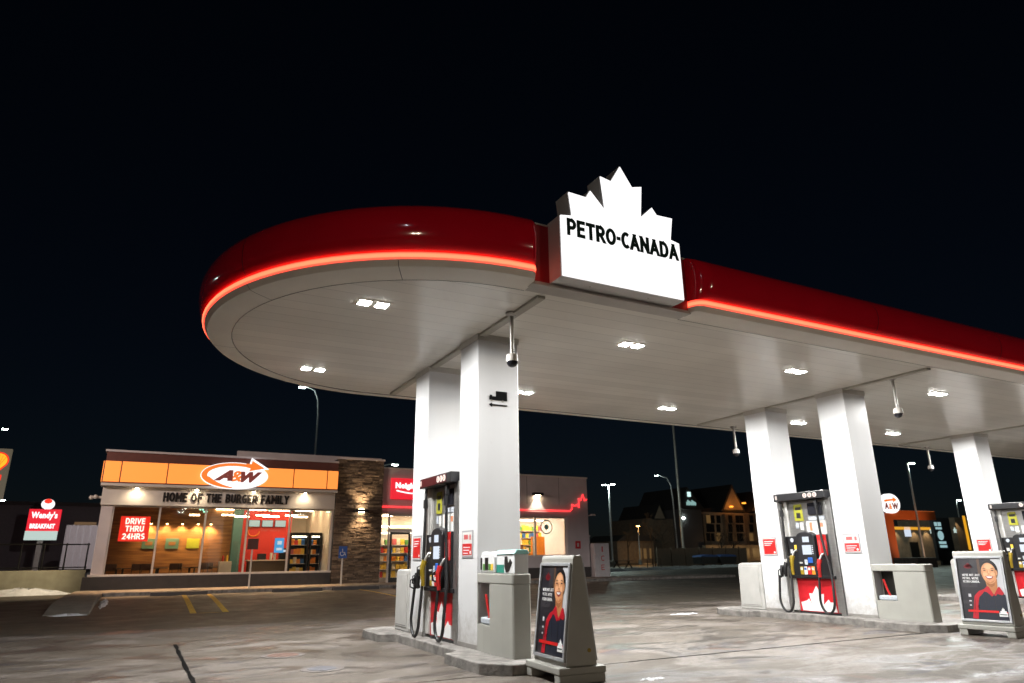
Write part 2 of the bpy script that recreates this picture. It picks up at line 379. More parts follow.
def strokes(body, w, h, depth, org, ax, up, th=.2, gap=.2, shear=0):
    """heavy condensed capitals from thick strokes, fitted to w x h"""
    ax = Vector(ax); up = Vector(up); nn = ax.cross(up); org = Vector(org); kx = 1.0
    for _ in range(6):                               # stroke weight stays even after fitting the width
        P = []; tx = th*kx; x = tx/2
        for ch in body:
            wd, st = GL[ch]
            for q in st: P.append([Vector((x+p[0], th/2+p[1]*(1-th))) for p in q])
            x += wd + tx + gap*.5
        W = x - tx/2 - gap*.5; kx = .5*kx + .5*min(2.2, max(.6, h*W/w))
    sx = w/W; mb = MB(); k = 0
    pts3 = lambda p, t: org + ax*((p.x+shear*p.y)*sx) + up*(p.y*h) + nn*t
    for V in P:
        dz = .12*depth*(k % 5); k += 1
        n = len(V); Lf = []; Rt = []; closed = (V[0]-V[-1]).length < 1e-6
        diag = n == 2 and abs(V[1].x-V[0].x) > .02 and abs(V[1].y-V[0].y) > .05
        for i in range(n):
            a = V[i]-V[i-1] if i else (V[-1]-V[-2] if closed else V[1]-V[0]); b = V[i+1]-V[i] if i < n-1 else (V[1]-V[0] if closed else V[-1]-V[-2])
            a = a.normalized(); b = b.normalized(); na = Vector((-a.y,a.x)); nb = Vector((-b.y,b.x)); m = na+nb
            m = m.normalized()*min(1.6, 1/max(.35, m.normalized().dot(na))) if m.length > .2 else na
            if diag:                                 # slanted strokes are cut level at the top and foot
                d = (V[1]-V[0]).normalized(); p = V[i].copy()
                hx = math.hypot(d.y*tx/2, d.x*th/2)/abs(d.y)
                for yy, edge in ((th/2, 0.0), (1-th/2, 1.0)):
                    if abs(p.y-yy) < 1e-4: p = p + d*((edge-p.y)/d.y)
                sg_ = -1 if d.y > 0 else 1
                Lf.append(Vector((p.x+sg_*hx, p.y))); Rt.append(Vector((p.x-sg_*hx, p.y))); continue
            e = Vector((0,0))
            if not closed:
                d = b if i == n-1 else a
                if i in (0, n-1): e = Vector((d.x*tx*.45, d.y*th*.5))*(1 if i else -1) if (abs(d.x) < .05 or abs(d.y) < .05) else e
            o = Vector((m.x*tx/2, m.y*th/2))
            Lf.append(V[i]+o+e); Rt.append(V[i]-o+e)
        for i in range(n-1):
            quad = [Lf[i],Rt[i],Rt[i+1],Lf[i+1]]
            v = [pts3(p, 0) for p in quad] + [pts3(p, depth*.5+dz) for p in quad]
            f = [(4,5,6,7),(0,4,7,3),(1,2,6,5)]
            if i == 0 and not closed: f.append((0,1,5,4))
            if i == n-2 and not closed: f.append((3,7,6,2))
            mb.add(v, f)
    return mb
def spot(name, loc, target, power, col, size, blend=.6, radius=.05):
    l = bpy.data.lights.new(name, 'SPOT'); l.energy = power; l.color = col; l.spot_size = size; l.spot_blend = blend; l.shadow_soft_size = radius
    o = bpy.data.objects.new(name, l); COL.objects.link(o); o.location = loc
    o.rotation_euler = (Vector(target)-Vector(loc)).to_track_quat('-Z', 'Y').to_euler(); return o
def point(name, loc, power, col, radius=.1):
    l = bpy.data.lights.new(name, 'POINT'); l.energy = power; l.color = col; l.shadow_soft_size = radius
    o = bpy.data.objects.new(name, l); COL.objects.link(o); o.location = loc; return o
XZ = lambda p, t: (p[0], t, p[1])
YZ = lambda p, t: (t, p[0], p[1])
XY = lambda p, t: (p[0], p[1], t)

# ------------------------------------------------------------------ ground
def gz(y):
    t = max(0, min(1, (y-8)/10)); return .2*t*t*(3-2*t)
g = MB()
ys = [-60,-20] + [8+i for i in range(0,11)] + [40,120,600]
for i, y in enumerate(ys):
    for x in (-500, 600): g.v.append((x, y, gz(y)))
for i in range(len(ys)-1): g.f.append((2*i, 2*i+1, 2*i+3, 2*i+2))
struct('ground', g, 'asphalt', smooth=True)
# concrete apron: slabs parted by open joints
pad = MB()
for x0_, x1_ in ((-14,-3.475),(-3.425,26)):
    pad.box(x0_, x1_, -16, -1.215, -.05, .006).box(x0_, x1_, -1.185, 4.40, -.05, .006)
pad.box(-14, 26, 4.405, 7.6, -.05, .006)
struct('concrete_apron', pad, 'concrete_pad')
seal = MB(); rs_ = random.Random(5)
def tar(x0,y0,x1,y1,w):
    n = 40; d = Vector((x1-x0,y1-y0)).normalized(); nn = Vector((-d.y,d.x)); P = []
    for i in range(n+1):
        c = Vector((x0,y0)).lerp(Vector((x1,y1)), i/n); ww = w*(.6+.8*rs_.random()); o_ = rs_.uniform(-.005,.005)
        P.append((c+nn*(ww+o_), c-nn*(ww-o_)))
    for (a,b),(c,e) in zip(P,P[1:]): seal.add([(a.x,a.y,.0095),(b.x,b.y,.0095),(e.x,e.y,.0095),(c.x,c.y,.0095)], [(0,1,2,3)])
tar(-3.45,4.35,-3.45,-6,.024); tar(1.6,-1.2,7.9,-1.2,.018)
struct('joint_sealant', seal, 'tar', recalc=False)
jo = MB().box(-13.9,25.9,-15.9,7.5,-.06,-.030)
struct('apron_joint_filler', jo, 'dark_void')

for u_, v_, r_, m_, lab in ((283,655.5,.22,'rust_iron','rusty round tank fill cover in the forecourt left of the nearest island'), (322,669,.18,'grey_iron','small grey round cover in the forecourt below the rusty one')):
    d_ = CF + CR*((u_-512)/FPX) - CU*((v_-341.5)/FPX); p_ = CAM + d_*((.006-CAM.z)/d_.z)
    t = thing('tank_fill_cover', lab, 'manhole cover', (p_.x,p_.y,.006))
    part('lid', MB().lathe([(r_,0.002),(r_,.007),(r_*.97,.009)], (p_.x,p_.y,.006), 28), m_, t)
    part('rim', MB().lathe([(r_+.09,.001),(r_+.09,.005)], (p_.x,p_.y,.006), 28), 'collar_iron', t)
# ------------------------------------------------------------------ canopy
S = 8.353; HS = 4.6; WX, WY, DB = .69, .657, 2.06
cano = thing('petrol_canopy', 'long white petrol station canopy with rounded end and glossy red fascia on square columns', 'canopy', (.345, 1.33, 0))
XL, XR, YC, XE1, XE2 = -.37, 24.5, 1.33, -.22, 2.34
def ring(d, z, nc=7, ns=40):
    if 4.6 < z < 5.45 and d > .1: z -= .055*min(1, (z-4.6)/.08)*max(0, 1-max(0, z-4.85)/.22)    # light line sits low on the curve
    yf, R = YC-3.2-d, 3.2+d; rc = max(d-.23, .004); P = []
    for i in range(nc): 
        a = PI/2*i/(nc-1); P.append((XE1-.5*rc+.5*rc*math.cos(a), yf+rc-rc*math.sin(a), z))
    for i in range(ns+1):
        a = -PI/2 - PI*i/ns; P.append((XL+(R-.20)*math.cos(a), YC+R*math.sin(a), z))
    for i in range(1,12): P.append((XL+(XR-XL)*i/12, YC+R, z))
    for i in range(ns+1):
        a = PI/2 - PI*i/ns; P.append((XR+R*math.cos(a), YC+R*math.sin(a), z))
    for i in range(1,12): P.append((XR+(XE2+rc-XR)*i/12, yf, z))
    for i in range(nc):
        a = PI/2 + PI/2*i/(nc-1); P.append((XE2+rc+rc*math.cos(a), yf+rc-rc*math.sin(a), z))
    return P
def band(prof):
    mb = MB(); R = [ring(d, z) for d, z in prof]; n = len(R[0])
    mb.v = [p for r in R for p in r]
    mb.f = [(i*n+j, i*n+j+1, (i+1)*n+j+1, (i+1)*n+j) for i in range(len(R)-1) for j in range(n-1)]
    return mb
# soffit deck (closed slab) with plank joints in its material
out = ring(.0, 0); 
sof = MB().prism([(p[0],p[1]) for p in out[6:-6]], XY, 4.6, 4.66)
part('soffit', sof, 'soffit_planks', cano)
part('cove', band([(.012,4.62),(.012,4.592),(.05,4.590),(.16,4.600),(.27,4.628),(.35,4.675),(.395,4.735),(.402,4.752)]), 'cove_white', cano, smooth=True, recalc=False)
part('neon_tube', band([(.420,4.768),(.434,4.780),(.436,4.800),(.428,4.816)]), 'neon_core', cano, smooth=True, recalc=False)
part('neon_edge', band([(.398,4.750),(.410,4.757),(.4205,4.7685)]), 'neon_red', cano, smooth=True, recalc=False)
part('neon_edge', band([(.4285,4.8155),(.420,4.828),(.404,4.842)]), 'neon_red', cano, smooth=True, recalc=False)
part('fascia', band([(.400,4.843),(.445,4.862),(.482,4.91),(.508,4.99),(.518,5.09),(.512,5.19),(.487,5.28),(.440,5.36),(.37,5.42),(.28,5.46),(.12,5.485)]), 'red_paint', cano, smooth=True, recalc=False)
part('roof_deck', MB().prism([(p[0],p[1]) for p in ring(.12,0)[6:-6]], XY, 5.42, 5.478), 'roof_grey', cano)
part('recess_panel', MB().box(XE1-.3, XE2+.3, -2.10, -2.06, 4.64, 5.45), 'recess_red', cano)
part('recess_coping', MB().box(XE1-.1,XE2+.1,-2.115,-2.06,5.45,5.47), 'collar_grey', cano)
part('recess_trim', MB().box(XE1-.02, XE2+.02, -2.13, -1.872, 4.597, 4.64), 'collar_grey', cano)
# joints across the cove and the beam covers under the soffit
for i in range(3):
    bx = (0, S, 2*S)[i]
    part('beam_cover', MB().box(bx+.02, bx+.14, -1.80, 4.36, 4.560, 4.602), 'beam_grey', cano, bevel=.006)
Rr = [ring(d, z) for d, z in [(.005,4.588),(.05,4.586),(.16,4.596),(.27,4.624),(.352,4.671),(.40,4.735)]]
for idx in (13, 7+14, 7+24, 7+33):
    sm = MB()
    for k in range(len(Rr)-1):
        a, b, c, d_ = Vector(Rr[k][idx]), Vector(Rr[k+1][idx]), Vector(Rr[k+1][idx+1]), Vector(Rr[k][idx+1])
        w = .035
        sm.add([a, b, b+(c-b)*w, a+(d_-a)*w], [(0,1,2,3)])
    part('cove_seam', sm, 'seam_dark', cano, recalc=False)
Fr = [ring(d+.0015, z) for d, z in [(.400,4.846),(.445,4.862),(.482,4.91),(.508,4.99),(.518,5.09),(.512,5.19),(.487,5.28),(.440,5.36),(.37,5.42),(.28,5.46)]]
for idx in (21, 31, 40, len(Fr[0])-9, len(Fr[0])-11, len(Fr[0])-13, len(Fr[0])-15):
    sm = MB()
    for k in range(len(Fr)-1):
        a, b, c, d_ = Vector(Fr[k][idx]), Vector(Fr[k+1][idx]), Vector(Fr[k+1][idx+1]), Vector(Fr[k][idx+1])
        w = .012/(d_-a).length
        sm.add([a, b, b+(c-b)*w, a+(d_-a)*w], [(0,1,2,3)])
    part('fascia_seam', sm, 'header_red', cano, recalc=False)
part('soffit_edge_seam', band([(.0,4.6005),(.0,4.590),(.011,4.5885)]), 'seam_dark', cano, recalc=False)
ci = 0
for i in range(3):
    for j in range(2):
        x, y = i*S, j*DB
        mb = MB().box(x, x+WX, y, y+WY, .12, 4.52)
        c = part('column', mb, 'column_panel', cano, bevel=.012)
        part('collar', MB().box(x-.012, x+WX+.012, y-.012, y+WY+.012, 4.50, 4.599), 'collar_grey', c)
        part('foot_trim', MB().box(x-.004, x+WX+.004, y-.004, y+WY+.004, .13, .19), 'steel_dull', c)

LED_W, LED_SPREAD = 160, 172
# canopy lamps: twin LED heads in one tray
LX = [-1.82,2.50,6.34,10.75,14.65,18.9,23.1]
def lamp_proto(x, y):
    t = thing('canopy_light', 'x', 'ceiling light', (x, y, 4.6))
    part('tray', MB().box(x-.25, x+.25, y-.13, y+.13, 4.597, 4.602), 'cove_white', t, bevel=.004)
    for s in (-1, 1):
        f = part('lamp_head', MB().box(x+s*.12-.09, x+s*.12+.09, y-.105, y+.105, 4.588, 4.597), 'cove_white', t, bevel=.002)
        part('diffuser', MB().box(x+s*.12-.072, x+s*.12+.072, y-.085, y+.085, 4.5835, 4.5875), 'led_panel', f)
    return t
L0 = lamp_proto(LX[0], -.557)
where = ['under the rounded left end of the canopy', 'between the first and second front columns, nearer the first', 'between the first and second front columns, nearer the second',
         'just beyond the second front column', 'between the second and third islands, nearer the third', 'just beyond the third island', 'under the far right end']
for i, x in enumerate(LX):
    for j, y in enumerate((-.557, 3.137)):
        lab = ('front row' if j == 0 else 'back row') + ' twin canopy light ' + where[i]
        lab = ' '.join(lab.split()[:16])
        o = L0 if (i == 0 and j == 0) else dup(L0, (x, y, 4.6))
        o['label'] = lab; o['group'] = 'twin lights in the canopy soffit'
        for s_ in (-1, 1):
            al = bpy.data.lights.new('canopy_beam', 'AREA'); al.shape = 'RECTANGLE'; al.size = .14; al.size_y = .165; al.energy = LED_W; al.color = (1,1,.975); al.spread = math.radians(LED_SPREAD)
            ao = bpy.data.objects.new('canopy_beam', al); COL.objects.link(ao); ao.location = (x+s_*.12, y, 4.580)

# hanging cameras
def cam_proto(x, y):
    t = thing('security_camera', 'x', 'camera', (x, y, 4.6), 'dome cameras hanging from the canopy')
    part('flange', MB().lathe([(.085,0),(.085,-.03),(.04,-.06)], (x,y,4.602)), 'steel_dull', t)
    part('drop_pole', MB().tube([(x,y,4.56),(x,y,3.97)], .028, 10), 'steel_dull', t, smooth=True)
    part('housing', MB().lathe([(.03,.12),(.075,.10),(.085,.04),(.085,0)], (x,y,3.88), 18), 'facade_white', t, smooth=True)
    part('dome', MB().lathe([(.078,.0),(.074,-.03),(.055,-.06),(.02,-.078)], (x,y,3.88), 18), 'window_dark', t, smooth=True)
    return t
c0 = cam_proto(.03, -1.05); c0['label'] = 'dome camera hanging in front of the nearest white column'
for x, y, lab in ((8.5, -1.02, 'dome camera hanging in front of the second front column'), (9.55, 4.25, 'dome camera hanging at the back edge left of the second rear column'),
                  (18.1, 4.3, 'dome camera hanging at the back edge left of the third rear column')):
    dup(c0, (x, y, 4.6), lab)

# canopy sign
sg = thing('canopy_sign', 'white illuminated maple leaf sign with green PETRO-CANADA lettering on the canopy front', 'sign', (1.0, -2.4, 4.65))
shape = [(.03,5.50),(.21,5.53),(.17,5.87),(.45,5.86),(.52,5.98),(.75,5.74),(.70,6.25),(.88,6.22),(1.05,6.50),(1.24,6.22),(1.41,6.27),(1.36,5.78),(1.57,5.98),(1.65,5.88),(1.93,5.89),(1.87,5.54),(2.02,5.51),(2.02,4.65),(.03,4.65)]
case = MB().prism(shape, XZ, -2.385, -2.09)
part('sign_case', case, 'white_panel', sg)
cx, cz = 1.02, 5.3
ins = [(cx+(x-cx)*.985, cz+(z-cz)*.985) for x, z in shape]
part('sign_face', MB().prism(ins, XZ, -2.40, -2.384), 'sign_white', sg)
part('lettering', strokes('PETRO-CANADA', 1.84, .245, .008, (.13, -2.4005, 5.232), (1,0,0), (0,0,1), th=.215, gap=.10), 'letter_green', sg)
part('retaining_screw', MB().lathe([(.012,0),(.012,-.006)], (.55,-2.25,4.651)).lathe([(.012,0),(.012,-.006)], (1.5,-2.25,4.651)), 'steel', sg)

# ------------------------------------------------------------------ pump islands and what stands on them (first island, copied)
def octa(x0, x1, y0, y1, c): return [(x0+c,y0),(x1-c,y0),(x1,y0+c),(x1,y1-c),(x1-c,y1),(x0+c,y1),(x0,y1-c),(x0,y0+c)]
isl_pts = [(-.20,-1.42+.02),(.89,-1.40),(1.17,-1.08),(1.17,-.02),(.93,.10),(.93,2.66),(1.17,2.8),(1.17,3.7),(.89,4.05),(-.20,4.05),(-.50,3.7),(-.50,2.8),(-.24,2.66),(-.24,.10),(-.48,-.02),(-.48,-1.08)]
im = MB().prism(isl_pts, XY, -.02, .13)
isl = part('pump_island', im, 'concrete_kerb', loc=(.345,1.36,0), bevel=.015)
tag(isl, 'low dumbbell shaped concrete island under the nearest pair of columns', 'kerb island', 'concrete pump islands')
for i, lab in ((1, 'low concrete island under the second pair of columns with the black headed pump'), (2, 'low concrete island under the farthest pair of columns, right edge')):
    o = isl.copy(); COL.objects.link(o); o.location.x += i*S; o['label'] = lab

def dispenser(x0):
    t = thing('fuel_dispenser', 'x', 'fuel pump', (x0+.345, 1.36, .13), 'fuel dispensers between the columns')
    X = lambda d: x0+d
    body = part('body', MB().box(X(.06),X(.63),.80,1.96,.13,2.42), 'steel_dull', t, bevel=.01)
    part('side_trim', MB().box(X(.0),X(.69),.69,.80,.13,2.44), 'steel', t, bevel=.01)
    part('side_trim', MB().box(X(.0),X(.69),1.95,2.04,.13,2.44), 'steel', t, bevel=.01)
    hd = part('header', MB().box(X(-.13),X(.82),.70,2.03,2.42,2.58), 'black_plastic', t, bevel=.012)
    fp = part('header_face', MB().box(X(-.136),X(-.129),.86,2.0,2.435,2.565), 'black_plastic', hd)
    for k in range(3):
        y = .93+.125*k
        part('grade_disc', MB().prism([(y+.05*math.cos(a*PI/8), 2.50+.05*math.sin(a*PI/8)) for a in range(16)], YZ, X(-.145), X(-.136)), 'disc_glow', hd)
        rr = MB()
        for a in range(16):
            a0, a1 = a*PI/8, (a+1)*PI/8
            q = lambda r, b: (X(-.1465), y+r*.7*math.cos(b), 2.50+r*math.sin(b))
            rr.add([q(.028,a0),q(.028,a1),q(.018,a1),q(.018,a0)], [(0,1,2,3)])
        part('disc_ring', rr, 'red_plastic', hd, recalc=False)
    # recessed upper panel with tag, display and papers (mirrored look on the far face is the same body)
    part('upper_panel', MB().box(X(.045),X(.062),.86,1.80,1.66,2.40), 'steel', t)
    part('inner_post', MB().box(X(.0),X(.06),1.80,1.95,.18,2.42), 'grey_plastic', t, bevel=.008)
    part('inner_post', MB().box(X(.0),X(.06),.80,.86,.18,2.42), 'steel', t, bevel=.008)
    part('warning_tag', MB().prism([(1.43,1.99),(1.66,2.00),(1.66,2.32),(1.62,2.34),(1.45,2.34)], YZ, X(.036), X(.044)), 'tag_yellow', t)
    part('tag_print', MB().box(X(.0335),X(.0355),1.47,1.62,2.22,2.28).box(X(.0335),X(.0355),1.50,1.60,2.05,2.16), 'black_plastic', t)
    part('small_notice', MB().box(X(.036),X(.044),1.45,1.54,1.80,1.96), 'paper', t)
    part('small_notice', MB().box(X(.036),X(.044),1.57,1.65,1.84,1.96), 'paper_grey', t)
    part('display', MB().box(X(.005),X(.044),.93,1.28,2.10,2.35), 'window_dark', t, bevel=.012)
    part('instruction_strip', MB().box(X(.036),X(.044),.90,1.30,1.99,2.08), 'paper_grey', t)
    part('paper_notice', MB().box(X(.034),X(.044),.88,1.38,1.70,1.975), 'paper', t)
    part('notice_print', MB().box(X(.031),X(.0335),1.23,1.29,1.78,1.95).box(X(.031),X(.0335),.96,1.05,1.85,1.93), 'ink_blush', t)
    # black console with rounded head
    arch = [(1.15,.84),(1.61,.84),(1.61,1.66)] + [(1.38+.23*math.cos(a*PI/10), 1.66+.11*math.sin(a*PI/10)) for a in range(1,10)] + [(1.15,1.66)]
    con = part('console', MB().prism(arch, YZ, X(-.07), X(.06)), 'black_plastic', t, bevel=.015)
    part('screen', MB().box(X(-.078),X(-.071),1.28,1.44,1.55,1.66), 'screen_white', con)
    part('screen', MB().box(X(-.078),X(-.071),1.25,1.47,1.30,1.49), 'screen_white', con)
    for k in range(5): part('side_key', MB().box(X(-.078),X(-.071),1.20,1.235,1.31+.038*k,1.334+.038*k), 'paper_grey', con)
    part('card_slot', MB().box(X(-.09),X(-.071),1.24,1.36,1.13,1.24), 'blue_sign', con, bevel=.01)
    part('keypad', MB().box(X(-.082),X(-.071),1.38,1.45,1.10,1.20), 'paper_grey', con)
    part('knob', MB().lathe([(.03,.0),(.03,.03)], (X(-.08),1.54,1.12)), 'paper', con)
    for k, c in enumerate(('pack_orange','red_plastic','paper','yellow')):
        y = 1.22+.095*k
        part('grade_button', MB().box(X(-.083),X(-.071),y,y+.08,.90,1.06), c, con, bevel=.006)
        part('button_label', MB().box(X(-.0855),X(-.0835),y+.012,y+.068,.99,1.04), 'paper' if k != 2 else 'blue_sign', con)
    part('lower_shelf', MB().box(X(-.05),X(.06),.80,1.93,.82,.88), 'black_plastic', t, bevel=.01)
    # left holster with the yellow diesel grip, right holster with the red panel
    lp = part('holster', MB().box(X(-.02),X(.06),1.63,1.93,.86,1.68), 'black_plastic', t, bevel=.01)
    part('holster_badge', MB().prism([(1.76+.045*math.cos(a*PI/8),1.60+.045*math.sin(a*PI/8)) for a in range(16)], YZ, X(-.026), X(-.021)), 'paper_grey', lp)
    part('holster_sticker', MB().box(X(-.026),X(-.021),1.76,1.83,1.33,1.41), 'paper', lp)
    part('holster_sticker', MB().box(X(-.026),X(-.021),1.655,1.715,1.36,1.50), 'pack_yellow', lp)
    rp = part('holster', MB().box(X(-.03),X(.06),.86,1.12,.86,1.70), 'black_plastic', t, bevel=.01)
    part('red_panel', MB().box(X(-.042),X(-.031),.88,1.10,1.28,1.69), 'red_plastic', rp, bevel=.005)
    part('panel_print', MB().box(X(-.0455),X(-.043),1.03,1.07,1.32,1.58).box(X(-.0455),X(-.043),.90,.945,1.32,1.58), 'pack_pink', rp)
    def nozzle(y, zt, zb, col, name):
        n = part(name, MB().tube([(X(-.13),y,zt),(X(-.16),y+.01,zt-.10),(X(-.15),y+.03,zt-.22),(X(-.13),y+.04,zb)], .048, 8, .03), col, t, smooth=True)
        part('spout', MB().tube([(X(-.13),y,zt),(X(-.08),y-.02,zt+.09),(X(-.03),y-.05,zt+.12)], .02, 8), 'steel', n, smooth=True)
        part('trigger_guard', MB().tube([(X(-.15),y+.03,zt-.06),(X(-.235),y+.04,zt-.10),(X(-.235),y+.05,zt-.2),(X(-.15),y+.05,zt-.24)], .012, 6), 'black_plastic', n, smooth=True)
        return n
    nozzle(1.70, 1.28, .90, 'yellow', 'nozzle')
    nozzle(1.90, 1.14, .86, 'black_plastic', 'nozzle')
    nozzle(2.0, 1.08, .88, 'black_rubber', 'nozzle')
    nozzle(1.03, 1.20, .86, 'red_plastic', 'nozzle')
    # red kick panel with the white leaf
    part('lower_panel', MB().box(X(.03),X(.062),.83,1.80,.17,.82), 'red_flat', t)
    leaf = [(1.74,.185),(1.76,.345),(1.60,.385),(1.555,.425),(1.49,.30),(1.535,.53),(1.45,.52),(1.335,.68),(1.25,.52),(1.17,.53),(1.21,.31),(1.08,.42),(1.04,.37),(.93,.365),(.90,.185)]
    part('leaf_emblem', MB().prism(leaf, YZ, X(.024), X(.0295)), 'leaf_white', t)
    part('kick_plate', MB().box(X(.02),X(.062),.80,1.82,.13,.17), 'black_plastic', t)
    # hoses
    def loop(y0, y1, zt0, zt1, zb, up):
        P = [(X(-.13), y0, zt0)]; n = 14
        ym, w = (y0+y1)/2, (y0-y1)/2
        for k in range(n+1):
            a = PI*k/n; P.append((X(-.17), ym + w*1.12*math.cos(a)*(1 if True else 1), zb+.27-.27*math.sin(a)))
        P += [(X(-.12), y1, zt1)] + up
        # smooth by Chaikin
        P = [Vector(p) for p in P]
        for _ in range(2):
            Q = [P[0]]
            for a_, b_ in zip(P, P[1:]): Q += [a_*.75+b_*.25, a_*.25+b_*.75]
            P = Q + [P[-1]]
        return MB().tube(P, .024, 8)
    part('hose', loop(1.10, .80, .88, .90, .17, [(X(-.09),.90,1.30),(X(-.07),.98,1.75),(X(-.06),.99,2.42)]), 'black_rubber', t, smooth=True)
    part('hose', loop(2.12, 1.80, .88, .90, .15, [(X(-.08),1.90,1.3),(X(-.06),1.91,1.9),(X(-.05),1.91,2.42)]), 'black_rubber', t, smooth=True)
    for y, z in ((.985,2.25),(1.91,2.1)): part('hose_clamp', MB().box(X(-.09),X(-.03),y-.03,y+.03,z,z+.14), 'black_plastic', t, bevel=.006)
    part('number_plate', text('6' if False else '8', .05, .09, .004, (X(-.1365), 1.97, 2.455), (0,-1,0), (0,0,1), bold=.02), 'disc_glow', hd)
    return t, fp
D0, fp0 = dispenser(0)
D0['label'] = 'fuel pump with dark red header and two hanging hoses, nearest of the three'
D1 = dup(D0, (S+.345, 1.36, .13), 'fuel pump with black header beside a red notice, second from the left')
D2 = dup(D0, (2*S+.345, 1.36, .13), 'fuel pump cut by the right edge of the photo behind the second poster stand')
fp0.data = fp0.data.copy(); fp0.data.materials[0] = M['header_red']

# cabinets at the rear of each island
def cabinet(x0):
    t = thing('utility_cabinet', 'x', 'cabinet', (x0+.345, 3.1, .13), 'utility cabinets behind the rear columns')
    pts = [(2.74,.13),(3.46,.13),(3.44,1.06),(3.40,1.115),(3.34,1.13),(2.74,1.13)]
    part('shell', MB().prism(pts, YZ, x0+.0, x0+.69), 'grey_plastic', t, bevel=.02)
    dp = [(2.83,.20),(3.40,.20),(3.385,1.02),(3.36,1.055),(2.83,1.055)]
    part('door_panel', MB().prism(dp, YZ, x0-.012, x0+.001), 'grey_plastic', t, bevel=.006)
    part('vent_line', MB().box(x0-.0145,x0-.0125,2.86,3.36,.225,.235), 'seam_dark', t)
    return t
CB = cabinet(0); CB['label'] = 'grey cabinet at the rear of the nearest island beside the hose'
dup(CB, (S+.345,3.1,.13), 'grey cabinet with rounded top against the second rear column')
dup(CB, (2*S+.345,3.1,.13), 'grey cabinet at the rear of the farthest island')

# bins with squeegee
def bin_(x0):
    t = thing('service_bin', 'x', 'waste bin', (x0+.345, -.5, .13), 'waste and squeegee bins in front of the columns')
    L = [(x0+.0,-.012),(x0-.03,-.25),(x0-.04,-.5),(x0-.03,-.8),(x0-.005,-1.04),(x0+.012,-1.06)]
    back = [(x0+.23,-1.07),(x0+.26,-1.03),(x0+.30,-.8),(x0+.36,-.4),(x0+.40,-.012)]
    sh = MB()
    sh.prism(L + back, XY, .13, .4625)
    sh.prism([(x0+.24,-.012),(x0+.24,-.47),(x0-.04,-.47)] + L[2:] + back, XY, .4624, .983)
    part('shell', sh, 'beige_plastic', t)
    gx = lambda p: (x0+.18+(p[0]-x0-.18)*1.03, p[1]*1.008 if p[1] < -.05 else p[1])
    part('lid', MB().prism([gx(p) for p in L + back], XY, .985, 1.11), 'beige_plastic', t, bevel=.018)
    part('opening_post', MB().box(x0-.005,x0+.02,-.04,-.012,.462,.983), 'beige_plastic', t)
    part('opening_lining', MB().box(x0+.225,x0+.238,-.465,-.045,.465,.98), 'dark_void', t)
    bk = part('squeegee_bucket', MB().box(x0+.02,x0+.21,-.42,-.06,.464,.55), 'paper_grey', t, bevel=.02)
    part('squeegee', MB().tube([(x0+.06,-.30,.50),(x0+.05,-.24,.66),(x0+.04,-.20,.84)], .018, 8), 'red_plastic', t, smooth=True)
    return t
B0 = bin_(0); B0['label'] = 'grey beige waste bin with squeegee bay, dispensers on its lid, by the nearest column'
dup(B0, (S+.345,-.5,.13), 'grey beige waste bin with bare lid in front of the second column')
dup(B0, (2*S+.345,-.5,.13), 'grey beige waste bin in front of the farthest column')
# boxes on the first bin
wp = thing('towel_dispenser', 'small white rounded wipes dispenser on the left of the bin lid', 'dispenser', (.15,-.2,1.12))
part('cover', MB().prism([(-.04,1.112),(-.47,1.112),(-.47,1.32),(-.43,1.385),(-.08,1.385),(-.04,1.32)], YZ, .03, .26), 'white_panel', wp, bevel=.02)
for k, y in enumerate((-.06,-.20,-.25)): part('printed_bottle', MB().box(.022,.0285,y-.04,y,1.15,1.31), 'letter_dark', wp)
for y, m_ in ((-.155,'pack_green'),(-.33,'pack_green'),(-.40,'pack_yellow')): part('printed_leaf', MB().box(.022,.0285,y-.04,y+.02,1.15,1.23), m_, wp)
gb = thing('glove_box', 'grey glove dispenser box with teal lid and a printed glove on the bin', 'box', (.15,-.75,1.12))
part('carton', MB().box(.05,.25,-1.01,-.50,1.112,1.35), 'white_panel', gb, bevel=.008)
part('lid', MB().prism([(.035,1.352),(.265,1.352),(.23,1.405),(.08,1.405)], XZ, -1.03, -.48), 'teal_lid', gb, bevel=.006)
part('teal_label', MB().box(.043,.0495,-.72,-.51,1.12,1.22), 'teal_print', gb)
gl = [(-.78,1.125),(-.74,1.20),(-.75,1.32),(-.82,1.325),(-.84,1.23),(-.90,1.29),(-.95,1.25),(-.86,1.14)]
part('printed_glove', MB().prism(gl, YZ, .043, .0495), 'letter_dark', gb)

# notices on the columns
def notice(x, y0, y1, z0, z1, split, label):
    t = thing('column_notice', label, 'notice', (x, (y0+y1)/2, z0), 'red and white notices on the columns')
    part('plate', MB().box(x-.010,x-.001,y0,y1,z0,z1), 'frame_grey', t, bevel=.003)
    part('white_field', MB().box(x-.012,x-.0105,y0+.022,y1-.022,z0+.025,z1-.022), 'paper', t)
    h = z1-z0; a, b = y0+.03, y1-.03; zt = z0+.04+(h-.08)*split
    part('red_field', MB().box(x-.0145,x-.0125,a,b,z0+.04,zt), 'red_plastic', t)
    tx = MB()
    for k in range(3):
        z = zt-.045-.04*k; tx.box(x-.0165,x-.0150,b-.03-(b-a)*(.75-.12*k),b-.03,z-.012,z)
    part('printed_lines', tx, 'sign_text_white', t)
    part('roundel', MB().prism([(a+.045+.022*math.cos(q*PI/6), z0+.075+.022*math.sin(q*PI/6)) for q in range(12)], YZ, x-.0165, x-.0150), 'sign_text_white', t)
    if split < .9:
        part('printed_icons', MB().box(x-.0145,x-.0125,a+.03,a+.08,zt+.05,z1-.06).box(x-.0145,x-.0125,a+.13,b-.05,zt+.06,z1-.06), 'pack_pink', t)
    return t
